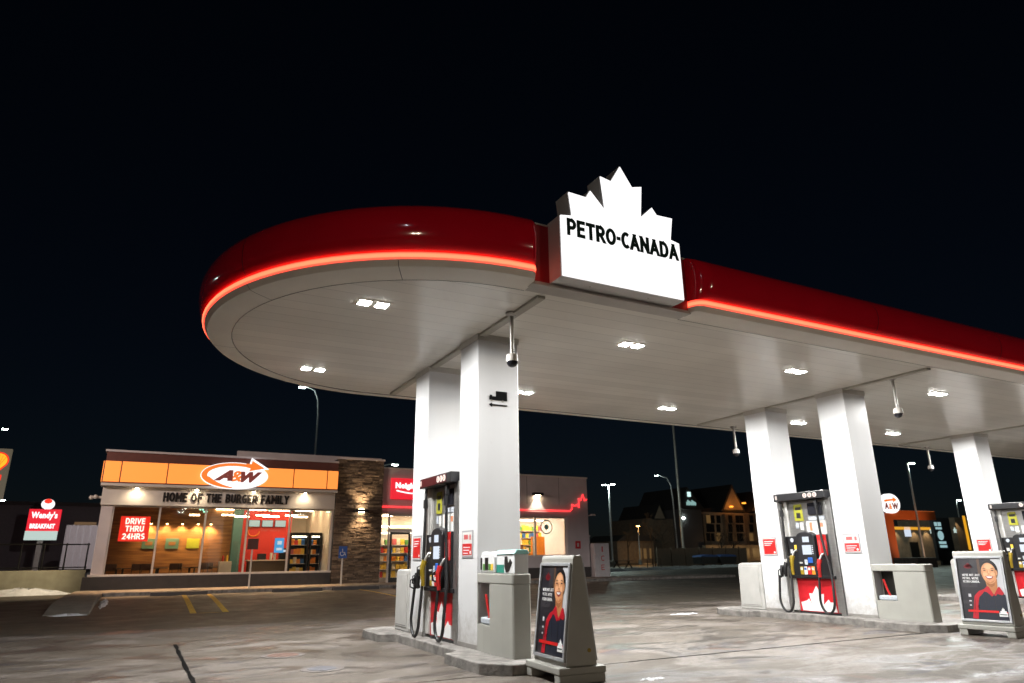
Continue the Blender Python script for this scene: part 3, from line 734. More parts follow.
for i, (wh) in enumerate(('nearest', 'second', 'farthest')):
    notice(i*S, .13, .51, 1.31, 1.69, .52, 'notice with white top and red foot on the %s front column' % wh)
    notice(i*S, 2.20, 2.60, 1.28, 1.68, .999, 'square red notice with white lines on the %s rear column' % wh)
# truck height sign
tr = thing('lorry_lane_sign', 'black lorry silhouette above a left arrow on the nearest white column', 'sign', (.35,-.005,3.5))
part('lorry', MB().box(.30,.49,-.006,-.001,3.58,3.72).box(.19,.30,-.006,-.001,3.58,3.635).box(.195,.235,-.0085,-.0065,3.635,3.655), 'tar', tr)
part('lorry_wheel', MB().prism([(.415+.02*math.cos(a*PI/8),3.572+.02*math.sin(a*PI/8)) for a in range(16)], XZ, -.006, -.001).prism([(.225+.018*math.cos(a*PI/8),3.574+.018*math.sin(a*PI/8)) for a in range(16)], XZ, -.006, -.001), 'steel_dull', tr)
part('arrow', MB().prism([(.18,3.505),(.235,3.54),(.235,3.515),(.49,3.515),(.49,3.495),(.235,3.495),(.235,3.47)], XZ, -.006, -.001), 'tar', tr)

# ------------------------------------------------------------------ A-frame poster stands
def ell(cx, cy, rx, ry, n=28, a0=0, a1=2*PI): return [(cx+rx*math.cos(a0+(a1-a0)*i/n), cy+ry*math.sin(a0+(a1-a0)*i/n)) for i in range(n+1 if a1-a0 < 6.2 else n)]
def poster_stand(loc):
    ox, oy, oz = loc
    t = thing('poster_stand', 'x', 'poster stand', loc, 'A-frame poster stands')
    hw = .39                                        # half width along y
    # side profile (x, z): slanted faces, wide foot
    prof = [(-.198,.175),(-.060,1.29),(-.045,1.323),(.045,1.323),(.060,1.29),(.198,.175)]
    sh = MB().prism([(ox+p[0], oz+p[1]) for p in prof], XZ, oy-hw, oy+hw)
    part('shell', sh, 'beige_plastic', t, bevel=.01)
    part('ledge', MB().box(ox-.293,ox+.293,oy-.418,oy+.418,oz+.10,oz+.172), 'beige_plastic', t, bevel=.012)
    for s in (-1, 1):
        part('foot', MB().box(ox-.285,ox+.285,oy+s*.345-.065,oy+s*.345+.065,oz+.006,oz+.099), 'beige_plastic', t, bevel=.012)
    part('plug', MB().prism([(ox+.10+.022*math.cos(a*PI/6), oz+.33+.022*math.sin(a*PI/6)) for a in range(12)], XZ, oy-hw-.006, oy-hw+.002), 'yellow', t)
    for side in (-1, 1):
        # slanted poster plane: u along -y (right when looking +x), v up the slope
        A = Vector((side*.1925, 0, .22)); B = Vector((side*.0664, 0, 1.24)); up = (B-A); Hh = up.length; up.normalize()
        ax = Vector((0, side, 0)); nrm = ax.cross(up)
        O = Vector(loc) + A - ax*.37
        def lay(polys, lift, th=.0012):
            mb = MB()
            for P in polys: mb.prism(P, lambda p, q: O + ax*p[0] + up*p[1] + nrm*q, lift, lift+th)
            return mb
        W_, H_ = .74, Hh
        rect = lambda x0,y0,x1,y1: [(x0,y0),(x1,y0),(x1,y1),(x0,y1)]
        fr = lay([rect(0,0,W_,.035), rect(0,H_-.035,W_,H_), rect(0,.035,.035,H_-.035), rect(W_-.035,.035,W_,H_-.035)], .002, .022)
        part('poster_frame', fr, 'galvanised', t, bevel=.004)
        pst = part('poster', lay([rect(.036,.036,W_-.036,H_-.036)], .004), 'ink_charcoal', t)
        x0, y0, w, h = .036, .036, W_-.072, H_-.072
        U = lambda P: [(x0+p[0]*w, y0+p[1]*h) for p in P]
        def ink(name, polys, m, k): return part(name, lay([U(P) for P in polys], .004+.0016*k, .0013), m, pst)
        for rc_ in (rect(.04,.52,.40,.60), rect(.30,.62,.45,.99), rect(.02,.25,.30,.30)): ink('shop_backdrop', [rc_], 'ink_shelf', 1)
        ink('blurred_post', [rect(.46,.74,.52,.99)], 'ink_brown', 1)
        ink('bright_window', [[(.80,.55),(.99,.35),(.99,.99),(.78,.99)]], 'ink_pale', 1)
        ink('blurred_emblem', [ell(.25,.865,.10,.035), [(.18,.88),(.25,.93),(.32,.88),(.25,.83)]], 'ink_maroon', 1)
        shirt = [(.36,.01),(.37,.25),(.42,.38),(.56,.46),(.66,.50),(.86,.49),(.99,.40),(.99,.01)]
        ink('shirt', [shirt], 'ink_navy', 2)
        ink('sleeve', [[(.20,.01),(.26,.22),(.31,.38),(.42,.46),(.58,.50),(.50,.42),(.41,.36),(.365,.25),(.33,.01)]], 'ink_red', 3)
        ink('hair', [ell(.725,.80,.185,.175)], 'ink_hair', 3)
        ink('neck', [[(.60,.66),(.62,.52),(.70,.44),(.76,.41),(.84,.50),(.86,.66)]], 'ink_neck', 4)
        ink('collar', [[(.50,.46),(.62,.545),(.66,.53),(.745,.405),(.70,.375),(.60,.445)], [(.745,.405),(.86,.53),(.89,.535),(.97,.43),(.92,.40),(.82,.42),(.78,.385)]], 'ink_red', 5)
        face = ell(.70,.765,.165,.175, 40)
        face = [(x + (.02*max(0,.765-y)/.17), .765+(y-.765)*(1.06 if y < .765 else .92)) for x, y in face]
        ink('face', [face], 'ink_skin', 5)
        ink('cheeks', [ell(.62,.735,.055,.035), ell(.79,.735,.05,.035), ell(.71,.86,.09,.045), ell(.705,.76,.022,.05)], 'ink_skin_light', 6)
        ink('ear', [ell(.875,.765,.022,.045)], 'ink_skin', 5)
        ink('hairline', [[(.53,.81),(.56,.90),(.64,.955),(.76,.955),(.86,.90),(.89,.78),(.865,.83),(.82,.89),(.74,.93),(.65,.925),(.58,.885)]], 'ink_hair', 7)
        ink('eyebrows', [[(.565,.822),(.62,.842),(.665,.832),(.62,.832)], [(.745,.832),(.79,.842),(.845,.822),(.79,.832)]], 'ink_hair', 7)
        ink('eyes', [ell(.618,.802,.030,.0075,16), ell(.792,.802,.030,.0075,16)], 'ink_hair', 7)
        ink('face_shade', [[(.56,.70),(.60,.655),(.66,.60),(.71,.585),(.77,.60),(.825,.655),(.80,.64),(.71,.605),(.62,.645)], [(.545,.80),(.552,.73),(.585,.68),(.57,.74),(.567,.80)], [(.85,.83),(.862,.76),(.845,.70),(.825,.67),(.838,.74),(.84,.80)]], 'ink_shade', 6)
        ink('neck_shade', [[(.625,.62),(.70,.575),(.80,.62),(.80,.56),(.72,.525),(.64,.56)]], 'ink_neck_dark', 5)
        ink('hair_light', [[(.60,.945),(.66,.966),(.74,.968),(.70,.958),(.64,.945)], [(.85,.93),(.885,.88),(.90,.82),(.888,.86),(.865,.91)]], 'ink_shelf', 8)
        ink('shirt_fold', [[(.74,.375),(.752,.375),(.765,.01),(.75,.01)], [(.50,.40),(.54,.25),(.55,.05),(.53,.25)], [(.90,.36),(.87,.2),(.89,.03),(.885,.2)]], 'ink_charcoal', 4)
        ink('sleeve_fold', [[(.27,.22),(.30,.30),(.335,.36),(.31,.27),(.27,.05)]], 'ink_maroon', 4)
        ink('nose', [[(.675,.742),(.705,.732),(.738,.742),(.705,.752)], [(.690,.80),(.698,.80),(.688,.755),(.680,.752)]], 'ink_neck', 7)
        ink('lips', [[(.615,.705),(.66,.712),(.705,.708),(.75,.712),(.80,.705),(.765,.668),(.71,.652),(.65,.668)]], 'ink_lip', 7)
        ink('teeth', [[(.635,.701),(.705,.703),(.78,.701),(.75,.680),(.71,.674),(.665,.680)]], 'ink_white', 8)
        ink('red_bar', [rect(.12,.115,.80,.150), rect(.93,.105,.99,.135)], 'ink_bar', 7)
        lf = [(.80,.06),(.80,.12),(.83,.125),(.825,.15),(.85,.148),(.868,.165),(.866,.185),(.88,.18),(.895,.205),(.91,.18),(.925,.185),(.923,.165),(.94,.148),(.965,.15),(.96,.125),(.98,.12),(.98,.06)]
        ink('leaf_emblem', [lf], 'ink_white', 8)
        ink('emblem_print', [rect(.815,.085,.965,.098)], 'letter_green', 9)
        for rc_ in (rect(.17,.36,.23,.41), rect(.17,.285,.225,.305), rect(.17,.215,.215,.235)): ink('icon', [rc_], 'ink_pale', 2)
        for k, line in enumerate(("WE'RE NOT JUST", "PETRO. WE'RE", "PETRO-CANADA.")):
            q = O + ax*(x0+w*.09) + up*(y0+h*(.705-.055*k)) + nrm*.0075
            part('poster_text', strokes(line, w*(.40,.36,.38)[k], h*.036, .001, q, ax, up, th=.17, gap=.3), 'ink_white', pst)
    return t
P0 = poster_stand((.247,-1.82,0)); P0.rotation_euler.z = -.057; P0['label'] = 'angled A-frame poster stand with smiling woman poster beside the nearest bin'
P1 = dup(P0, (8.378,-2.034,0), 'A-frame stand with smiling woman poster between the second bin and the third pump', rz=.12)

# ------------------------------------------------------------------ restaurant and shop building
YB = 22.0; Z0 = .33
bld = thing('store_building', 'low modern building with stone pillar joining a lit restaurant and a lit shop', 'building', (5, YB, .2))
walls = MB()
walls.box(-5.6,16.68,35.8,36,.2,5.2).box(-5.6,-5.45,YB+.3,35.8,.2,5.2).box(16.53,16.68,YB+.2,35.8,.2,5.3)
part('side_walls', walls, 'facade_panel', bld)
part('roof', MB().box(-5.5,16.6,YB+.35,35.9,5.0,5.1), 'roof_grey', bld)
part('parapet', MB().box(-.9,5.5,YB+.55,YB+.75,5.1,5.85).box(5.5,16.4,YB+.30,YB+.5,5.1,5.30), 'facade_panel', bld)
# restaurant front
part('plinth', MB().box(-5.85,3.28,YB-.10,YB+.25,.28,.80), 'plinth_dark', bld, bevel=.01)
part('window_sill', MB().box(-5.7,3.28,YB-.13,YB+.28,.80,.875), 'frame_white', bld, bevel=.01)
part('corner_pier', MB().box(-5.62,-5.22,YB-.02,YB+.4,.875,3.42), 'facade_panel', bld, bevel=.01)
part('header_beam', MB().box(-5.66,3.26,YB-.12,YB+.3,3.42,4.12), 'facade_white', bld, bevel=.01)
part('beam_soffit', MB().box(-5.74,3.28,YB-.42,YB+.3,4.122,4.22), 'facade_white', bld)
fas = part('fascia_frame', MB().box(-5.74,3.28,YB-.40,YB+.3,4.222,5.07), 'cap_brown', bld)
for a, b in ((-5.70,-5.16),(-5.12,-3.54),(-3.50,-.2),(-.16,1.34),(1.38,2.77),(2.81,3.26)):
    part('light_panel', MB().box(a,b,YB-.425,YB-.402,4.27,5.05), 'fascia_orange', fas, bevel=.004)
part('side_light_panel', MB().box(-5.765,-5.742,YB-.38,YB+.25,4.27,5.05), 'fascia_orange', fas)
part('fascia_cap', MB().box(-5.70,3.28,YB-.30,YB+.3,5.072,5.42), 'cap_brown', bld)
part('cap_flashing', MB().box(-5.76,3.28,YB-.36,YB+.35,5.422,5.50), 'facade_panel', bld)
mull = [-3.58,-1.90,-.28,1.43]
wf = part('window_frame', MB().box(-5.22,-5.17,YB+.02,YB+.12,.875,3.42).box(3.18,3.26,YB+.02,YB+.12,.875,3.42).box(-5.17,3.18,YB+.02,YB+.12,3.36,3.42), 'frame_white', bld)
for m_ in mull: part('mullion', MB().box(m_-.035,m_+.035,YB,YB+.12,.875,3.36), 'frame_white', wf)
ed = [-5.17]+mull+[3.18]
for a, b in zip(ed, ed[1:]): part('pane', MB().box(a+.036 if a>-5 else a, b-.036 if b<3 else b, YB+.06,YB+.068,.876,3.359), 'window_glass', wf)
# stone pillar
st = MB(); z = .31
rnd = random.Random(3)
while z < 5.62:
    h = rnd.uniform(.04,.075); x = 3.29
    while x < 5.40:
        l = rnd.uniform(.14,.42); x1 = min(x+l, 5.41); d = rnd.uniform(.02,.075)
        st.box(x+.004, x1-.004, YB-.12-d, YB+.1, z+.004, min(z+h,5.63)-.004); x = x1
    z += h
stp = part('stone_pillar', MB().box(3.285,5.415,YB-.1,YB+.5,.28,5.63), 'plinth_dark', bld)
part('ledger_stones', st, 'ledger_stone', stp)
part('pillar_cap', MB().box(3.25,5.45,YB-.22,YB+.5,5.632,5.71), 'facade_panel', stp)
# shop front
part('shop_header', MB().box(5.42,16.68,YB-.02,YB+.3,3.30,5.30), 'facade_panel', bld)
part('shop_pier', MB().box(15.34,16.68,YB-.02,YB+.3,.30,3.30), 'facade_panel', bld)
part('shop_pier', MB().box(8.9,12.2,YB-.02,YB+.3,.30,3.30), 'facade_panel', bld)
part('shop_wall', MB().box(12.2,15.34,YB-.02,YB+.3,.30,1.36), 'facade_panel', bld)
part('shop_plinth', MB().box(8.9,16.70,YB-.05,YB-.021,.28,.82), 'plinth_dark', bld)
part('parapet_cap', MB().box(5.42,16.72,YB-.06,YB+.35,5.302,5.38), 'facade_white', bld)
sj = MB()
for x in (7.3,9.2,11.1,13.0,14.9): sj.box(x,x+.025,YB-.0225,YB-.0205,3.9,5.3)
part('panel_joint', sj, 'seam_dark', bld)
sw = part('shop_window_frame', MB().box(12.2,12.26,YB+.05,YB+.15,1.36,3.3).box(15.26,15.34,YB+.05,YB+.15,1.36,3.3).box(12.26,15.26,YB+.05,YB+.15,3.22,3.3).box(12.26,15.26,YB+.05,YB+.15,1.36,1.43).box(13.46,13.54,YB+.04,YB+.15,1.43,3.22), 'frame_white', bld)
part('pane', MB().box(12.262,13.458,YB+.09,YB+.098,1.432,3.218).box(13.542,15.258,YB+.09,YB+.098,1.432,3.218), 'window_glass', sw)
ent = part('entrance_frame', MB().box(5.42,5.48,YB+.02,YB+.12,.3,3.3).box(5.80,5.87,YB+.02,YB+.12,.3,3.3).box(8.84,8.9,YB+.02,YB+.12,.3,3.3).box(5.87,8.84,YB+.02,YB+.12,3.2,3.3).box(5.87,8.84,YB+.02,YB+.12,2.50,2.62), 'frame_white', bld)
part('pane', MB().box(5.482,5.798,YB+.06,YB+.068,.32,3.29).box(5.872,8.838,YB+.06,YB+.068,2.622,3.198), 'window_glass', ent)
for a, b, hx in ((5.89,6.86,6.74),(6.90,7.86,7.0),(7.88,8.83,7.98)):
    d = part('door', MB().box(a,a+.09,YB,YB+.06,.33,2.49).box(b-.09,b,YB,YB+.06,.33,2.49).box(a+.09,b-.09,YB,YB+.06,2.38,2.49).box(a+.09,b-.09,YB,YB+.06,.33,.52), 'frame_black', bld)
    part('pane', MB().box(a+.092,b-.092,YB+.025,YB+.033,.522,2.378), 'window_glass', d)
    part('handle', MB().tube([(hx,YB-.05,1.0),(hx,YB-.05,1.55)], .015, 6), 'steel', d)
# red light line that ends in a leaf outline
line = [(5.43,3.60),(15.55,3.60),(15.66,3.70),(15.69,3.95),(15.80,3.86),(15.92,3.88),(15.99,3.95),(16.10,3.78),(16.12,4.26),(16.22,4.15),(16.38,4.47),(16.48,4.15),(16.62,4.22)]
nl = solo('neon_line', MB().tube([(x,YB-.07,z) for x, z in line], .035, 6), 'neon_pink', 'thin red neon line along the shop wall ending in a leaf outline', 'neon light', smooth=False)
# interiors
part('floor_slab', MB().box(-5.4,16.5,YB+.3,35.7,.22,.335), 'tile_floor', bld)
part('ceiling_slab', MB().box(-5.4,16.5,YB+.3,35.7,3.62,3.70), 'interior_white', bld)
part('wood_wall', MB().box(-5.4,-.35,26.0,26.12,.335,3.62), 'wood_wall', bld)
part('red_wall', MB().box(-.35,2.35,26.6,26.7,.335,3.62), 'interior_red', bld)
part('cafe_side_wall', MB().box(3.25,3.4,YB+.5,35.7,.335,3.62), 'interior_white', bld)
part('cafe_back_wall', MB().box(2.35,3.25,27.6,27.7,.335,3.62), 'interior_white', bld)
part('column_cladding', MB().box(-.45,-.05,25.3,25.7,.335,3.62), 'teal', bld)
part('shop_back_wall', MB().box(3.4,16.5,29.5,29.6,.335,3.62), 'interior_white', bld)
ti = text('our story', .9, .14, .01, (.95,26.59,2.62), (1,0,0), (0,0,1), bold=.01)
part('wall_swirl', MB().tube([(.62+.26*math.cos(a*.35),26.585,2.66+.24*math.sin(a*.35)) for a in range(3,19)], .03, 6), 'pack_orange', bld)
part('wall_lettering', ti, 'pack_pink', bld)
cl = MB(); sl = MB()
for x in (-1.2,.2,1.3,2.4):
    for y in (22.9,24.4,25.9): cl.box(x,x+.8,y,y+.16,3.585,3.615)
part('cafe_ceiling_lights', cl, 'cafe_ceiling', bld)
for x in (5.6,7.6,9.6,11.6,13.6,15.2):
    for y in (22.4,25.4,27.8): sl.box(x,x+.5,y,y+1.1,3.585,3.615)
sl.box(5.6,8.8,22.32,22.38,2.72,2.76)  # low strip inside the doors, added to light the shelf fronts
part('shop_ceiling_lights', sl, 'store_ceiling', bld)
gl_ = MB()
for x, z in ((-2.15,3.30),(-2.0,3.22),(.55,3.31),(2.98,3.30)): gl_.box(x,x+.06,YB+.16,YB+.18,z,z+.05).box(x+.1,x+.16,YB+.16,YB+.18,z,z+.05)
part('window_led', gl_, 'green_led', bld)
SW = [-3.79,-3.16,-2.53,-1.89,-1.36]
for i, x in enumerate(SW):
    t = thing('picture_light', 'small warm wall spotlight washing the wooden wall, %s in its row of five' % ('first','second','third','fourth','fifth')[i], 'wall light', (x,25.98,2.9), 'warm spotlights on the wooden wall')
    part('arm', MB().tube([(x,25.99,3.0),(x,25.78,3.02)], .02, 6), 'black_plastic', t)
    part('shade', MB().lathe([(.03,.1),(.06,.0)], (x,25.76,2.92), 12), 'black_plastic', t)
    part('bulb', MB().lathe([(.02,.03),(.05,.0),(.02,-.02)], (x,25.76,2.92), 10), 'spot_bulb', t)
    spot('picture_spot', (x,25.66,2.86), (x,25.98,2.4), 100, (1,.62,.25), 1.9, .8)
for i, (x0, x1, z0, z1, c) in enumerate(((-4.04,-3.50,1.86,2.30,'teal'),(-3.12,-2.58,1.86,2.30,'teal'),(-2.26,-1.74,1.87,2.30,'lime'))):
    t = thing('wall_picture', ('square teal frame picture beside the drive thru banner','teal rounded panel in the middle of the wooden wall','lime green square panel on the wooden wall')[i], 'picture', ((x0+x1)/2,25.97,z0))
    part('panel', MB().box(x0,x1,25.96,25.995,z0,z1), c, t, bevel=.01)
    if i < 2: part('inset', MB().box(x0+.13,x1-.13,25.95,25.958,z0+.15,z1-.14), 'wood_wall', t)
# tables and chairs seen through the glass
def table(x, y):
    t = thing('cafe_table', 'dark cafe table behind the restaurant window', 'table', (x,y,.335), 'cafe tables behind the window')
    part('tabletop', MB().box(x-.35,x+.35,y-.35,y+.35,1.05,1.09), 'interior_dark', t, bevel=.008)
    part('pedestal', MB().tube([(x,y,.34),(x,y,1.05)], .04, 8), 'black_plastic', t); part('foot', MB().box(x-.22,x+.22,y-.22,y+.22,.337,.36), 'black_plastic', t)
    return t
def chair(x, y):
    t = thing('cafe_chair', 'dark cafe chair behind the restaurant window', 'chair', (x,y,.335), 'cafe chairs behind the window')
    part('seat', MB().box(x-.2,x+.2,y-.2,y+.2,.78,.82), 'interior_dark', t, bevel=.008)
    part('backrest', MB().box(x-.2,x+.2,y+.17,y+.2,.98,1.25), 'interior_dark', t, bevel=.008)
    for sx in (-1,1):
        for sy in (-1,1): part('leg', MB().tube([(x+sx*.18,y+sy*.18,.337),(x+sx*.18,y+sy*.18,1.2 if sy > 0 else .79)], .014, 6), 'black_plastic', t)
    return t
T0 = table(-4.6,24.6); Cc = chair(-4.1,24.7)
for x in (-3.3,-2.1,-.95): dup(T0, (x,24.6,.335))
for x in (-5.05,-3.8,-2.75,-2.6,-1.6,-1.4): dup(Cc, (x,24.7+.1*math.sin(x*9),.335), rz=.4*math.sin(x*5))
for i, (x, y, w_) in enumerate(((-.9,23.6,.5),(-.2,24.6,.6),(.5,23.4,.55),(1.0,24.3,.7),(1.7,23.3,.5),(2.3,24.2,.6),(-2.2,24.0,.4))):
    t = thing('bar_light', 'slim white bar light hanging under the restaurant ceiling', 'ceiling light', (x,y,3.2), 'bar lights in the restaurant')
    part('tube', MB().box(x-w_/2,x+w_/2,y-.04,y+.04,3.19,3.24), 'cafe_ceiling', t); part('cord', MB().box(x-.006,x+.006,y-.006,y+.006,3.241,3.62), 'black_plastic', t)
for i, x in enumerate((.35,.95,1.55)):
    t = thing('menu_board', '%s glowing menu board above the restaurant counter' % ('left','middle','right')[i], 'menu', (x+.2,26.5,2.75), 'menu boards over the counter')
    part('frame', MB().box(x,x+.52,26.5,26.58,2.85,3.18), 'frame_black', t); part('panel', MB().box(x+.02,x+.50,26.49,26.499,2.87,3.16), 'menu_glow', t)
t = thing('condiment_stand', 'pale condiment stand beside the teal cladding inside the restaurant', 'stand', (-.75,24.2,.335))
part('body', MB().box(-1.0,-.5,24.0,24.4,.337,1.3), 'interior_white', t, bevel=.01); part('bottle', MB().lathe([(.04,0),(.04,.2),(.015,.26)], (-.85,24.2,1.302), 8), 'pack_red', t); part('bottle', MB().lathe([(.04,0),(.04,.2),(.015,.26)], (-.68,24.2,1.302), 8), 'pack_yellow', t)
t = thing('coffee_machine', 'dark coffee machine on the restaurant counter', 'machine', (1.8,25.2,1.352))
part('body', MB().box(1.62,1.98,25.0,25.35,1.352,1.85), 'frame_black', t, bevel=.02); part('display', MB().box(1.70,1.90,24.985,24.998,1.68,1.78), 'screen_white', t)
for x, y in ((-4.8,23.2),(-3.4,23.3),(-2.0,23.2)):
    t = thing('window_stool', 'dark stool along the restaurant window bar', 'stool', (x,y,.335), 'stools along the window bar')
    part('seat', MB().lathe([(.17,0),(.17,.05)], (x,y,1.05), 12), 'interior_dark', t); part('stem', MB().tube([(x,y,.35),(x,y,1.05)], .03, 6), 'black_plastic', t); part('foot', MB().lathe([(.2,0),(.2,.02)], (x,y,.337), 12), 'black_plastic', t)
ct = thing('service_counter', 'dark service counter with small till in front of the red wall', 'counter', (1.2,25.2,.335))
part('counter_body', MB().box(.3,2.1,24.9,25.5,.337,1.30), 'interior_dark', ct, bevel=.01)
part('counter_top', MB().box(.25,2.15,24.85,25.55,1.302,1.35), 'interior_white', ct, bevel=.006)
part('till', MB().box(.7,1.05,25.0,25.3,1.352,1.62), 'black_plastic', ct, bevel=.01)
part('cup_stack', MB().lathe([(.05,0),(.06,.3)], (1.3,25.2,1.352), 12).lathe([(.05,0),(.06,.26)], (1.45,25.15,1.352), 12), 'paper', ct)
bs = thing('window_poster', 'small bright blue poster in the restaurant window', 'poster', (1.2,YB+.12,1.8))
q = at(279.5,540,YB+.13)
part('sheet', MB().box(q.x-.19,q.x+.19,YB+.10,YB+.108,1.62,2.22), 'blue_screen', bs)
part('print', MB().box(q.x-.10,q.x+.12,YB+.096,YB+.099,1.72,1.82).box(q.x-.08,q.x+.10,YB+.096,YB+.099,1.95,2.1), 'screen_white', bs)
def cooler(x0, x1, y, label):
    t = thing('drinks_cooler', label, 'fridge', ((x0+x1)/2,y,.335))
    part('cabinet', MB().box(x0,x1,y+.6,y+.65,.337,2.5).box(x0,x0+.06,y,y+.6,.337,2.5).box(x1-.06,x1,y,y+.6,.337,2.5).box(x0+.06,x1-.06,y,y+.6,.337,.5).box(x0+.06,x1-.06,y,y+.6,2.35,2.5), 'frame_black', t)
    part('strip_light', MB().box(x0+.1,x1-.1,y+.08,y+.13,2.30,2.345), 'fridge_light', t)
    for k in range(4): part('shelf', MB().box(x0+.062,x1-.062,y+.05,y+.6,.75+.4*k,.77+.4*k), 'frame_white', t)
cooler(2.68,3.2,23.6,'narrow glass drinks cooler at the right end of the restaurant window')
cooler(1.80,2.62,23.6,'wide open food cooler left of the narrow drinks cooler')
PK = {}
def pack_mesh(m):
    if m not in PK:
        o = part('snack_packet', MB().box(-.075,.075,-.05,.05,0,.2), m, bevel=.018); PK[m] = o.data; bpy.data.objects.remove(o)
    return PK[m]
def packet(x, y, z, i, label, group, s=1.0):
    m = PACKS[rnd.randrange(len(PACKS))]
    o = bpy.data.objects.new('snack_packet', pack_mesh(m)); COL.objects.link(o); o.location = (x, y, z); o.scale = (s*rnd.uniform(.8,1.15), s, s*rnd.uniform(.8,1.2))
    tag(o, label, 'packet', group)
for k in range(5):
    for j in range(7):
        if j != 4: packet(1.94+.152*j+(.06 if j > 4 else 0), 23.78, (.502,.772,1.172,1.572,1.972)[k], k, 'small coloured packet in the cooler behind the restaurant window', 'packets in the cooler', 1.15)
def gondola(x0, x1, y, rows, label):
    t = thing('shop_shelf', label, 'shelf', ((x0+x1)/2,y,.335))
    zt_ = .60+.36*rows; part('back_panel', MB().box(x0,x1,y+.3,y+.34,.337,zt_), 'interior_white', t)
    part('strip_light', MB().box(x0,x1,y-.10,y-.04,zt_+.06,zt_+.09), 'fridge_light', t); part('valance', MB().box(x0,x1,y-.12,y+.3,zt_+.095,zt_+.13), 'frame_white', t)  # glowing strip and its valance added to brighten the packets
    for k in range(rows): part('shelf', MB().box(x0,x1,y,y+.3,.48+.36*k,.505+.36*k), 'frame_white', t)
    for k in range(rows):
        x = x0+.1
        while x < x1-.08:
            packet(x, y+.12, .507+.36*k, k, label.replace('shop shelf','coloured snack packet on the shop shelf'), 'packets on the shop shelves', 1.25); x += .198
gondola(5.55,8.6,22.95,5,'shop shelf of snacks behind the glass doors')
gondola(12.6,15.0,23.9,7,'shop shelf of snacks behind the right hand window')
for i, x in enumerate((12.4,13.4,14.4)):
    t = thing('drinks_fridge', 'bright drinks fridge at the back of the shop, %s behind the right window' % ('left one','middle one','right one')[i], 'fridge', (x+.45,28.6,.335), 'fridges at the back of the shop')
    part('cabinet', MB().box(x,x+.9,29.2,29.3,.337,2.6).box(x,x+.05,28.6,29.2,.337,2.6).box(x+.85,x+.9,28.6,29.2,.337,2.6).box(x+.05,x+.85,28.6,29.2,2.5,2.6), 'frame_white', t)
    part('strip_light', MB().box(x+.1,x+.8,28.65,28.7,2.44,2.49), 'fridge_light', t)
    for k in range(4):
        part('shelf', MB().box(x+.052,x+.848,28.65,29.19,.8+.4*k,.82+.4*k), 'frame_black', t)
        for j in range(4): packet(x+.16+.19*j, 28.75, .822+.4*k, k, 'small drinks pack in the bright fridges at the back of the shop', 'drinks in the back fridges', 1.25)
t = thing('shop_counter', 'white shop counter with dark front behind the right window', 'counter', (12.9,23.4,.335))
part('front', MB().box(12.25,13.5,23.2,23.6,.337,1.55), 'interior_dark', t); part('top', MB().box(12.2,13.55,23.15,23.65,1.552,1.62), 'paper', t, bevel=.01)
for k, m_ in enumerate(('pack_brown','pack_red','pack_cream','pack_red','pack_brown')): part('display_box', MB().box(12.3+.24*k,12.48+.24*k,23.22,23.45,1.622,1.9+.04*(k%3)), m_, t, bevel=.01)
wp2 = thing('window_decal', 'round pale teal decal on the right shop window', 'decal', (14.3,YB+.08,2.6))
q = at(546.5,527,YB+.08)
part('ring', MB().tube([(q.x+.33*math.cos(a*PI/10),YB+.082,q.z+.33*math.sin(a*PI/10)) for a in range(21)], .03, 6), 'teal_lid', wp2)
part('disc', MB().prism(ell(q.x,q.z,.13,.13,16), XZ, YB+.08, YB+.084), 'teal_lid', wp2)
ad = thing('display_stand', 'white and orange promotional stand inside the right shop window', 'display', (14.3,23.2,.335))
part('board', MB().box(13.9,14.7,23.2,23.26,.9,2.35), 'pack_orange', ad); part('plinth', MB().box(13.9,14.7,23.1,23.5,.337,.9), 'paper', ad)
part('monogram', MB().box(13.98,14.2,23.19,23.198,1.2,2.3), 'paper', ad)

# signs on the building
def flat_sign(name, label, loc): return thing(name, label, 'sign', loc)
aw = flat_sign('logo_sign', 'white oval A&W sign with orange arrow on the orange fascia', (-1.0,YB-.5,4.1))
ocx, ocz, oa, ob = -1.02, 4.66, 1.30, .54
part('oval', MB().prism(ell(ocx,ocz,oa,ob,48), XZ, YB-.56, YB-.43), 'logo_white', aw)
sw_ = MB(); n = 40
for i in range(n):                                    # swoosh: thick on the left, thin at both ends
    def pq(i):
        a = math.radians(268 - 198*i/n); f_ = i/n; th = (.06+.24*math.sin(PI*min(1,f_*1.6)) if f_ < .4 else .215)
        c, s_ = math.cos(a), math.sin(a)
        return (ocx+(oa-.03)*c, ocz+(ob-.03)*s_), (ocx+(oa-.03-th)*c, ocz+(ob-.03-th*.55)*s_)
    (o1,i1),(o2,i2) = pq(i), pq(i+1)
    sw_.prism([o1,o2,i2,i1], XZ, YB-.575, YB-.562)
part('swoosh', sw_, 'logo_orange', aw)
part('arrow_edge', MB().prism([(-.42,5.42),(.30,4.98),(.0,4.95),(-.50,5.12)], XZ, YB-.56, YB-.45), 'logo_white', aw)
part('arrow_head', MB().prism([(-.40,5.30),(.12,5.00),(-.50,4.86),(-.44,4.98),(-.66,5.03),(-.62,5.17),(-.42,5.16)], XZ, YB-.585, YB-.572), 'logo_orange', aw)
part('letter', text('A', .72, .44, .015, (-1.82,YB-.563,4.44), (1,0,0), (0,0,1), bold=.075, shear=.45), 'logo_brown', aw)
part('letter', text('&', .50, .44, .012, (-1.20,YB-.563,4.42), (1,0,0), (0,0,1), bold=.03, shear=.25), 'logo_orange', aw)
part('letter', text('W', .84, .44, .015, (-.80,YB-.563,4.40), (1,0,0), (0,0,1), bold=.075, shear=.35), 'logo_brown', aw)
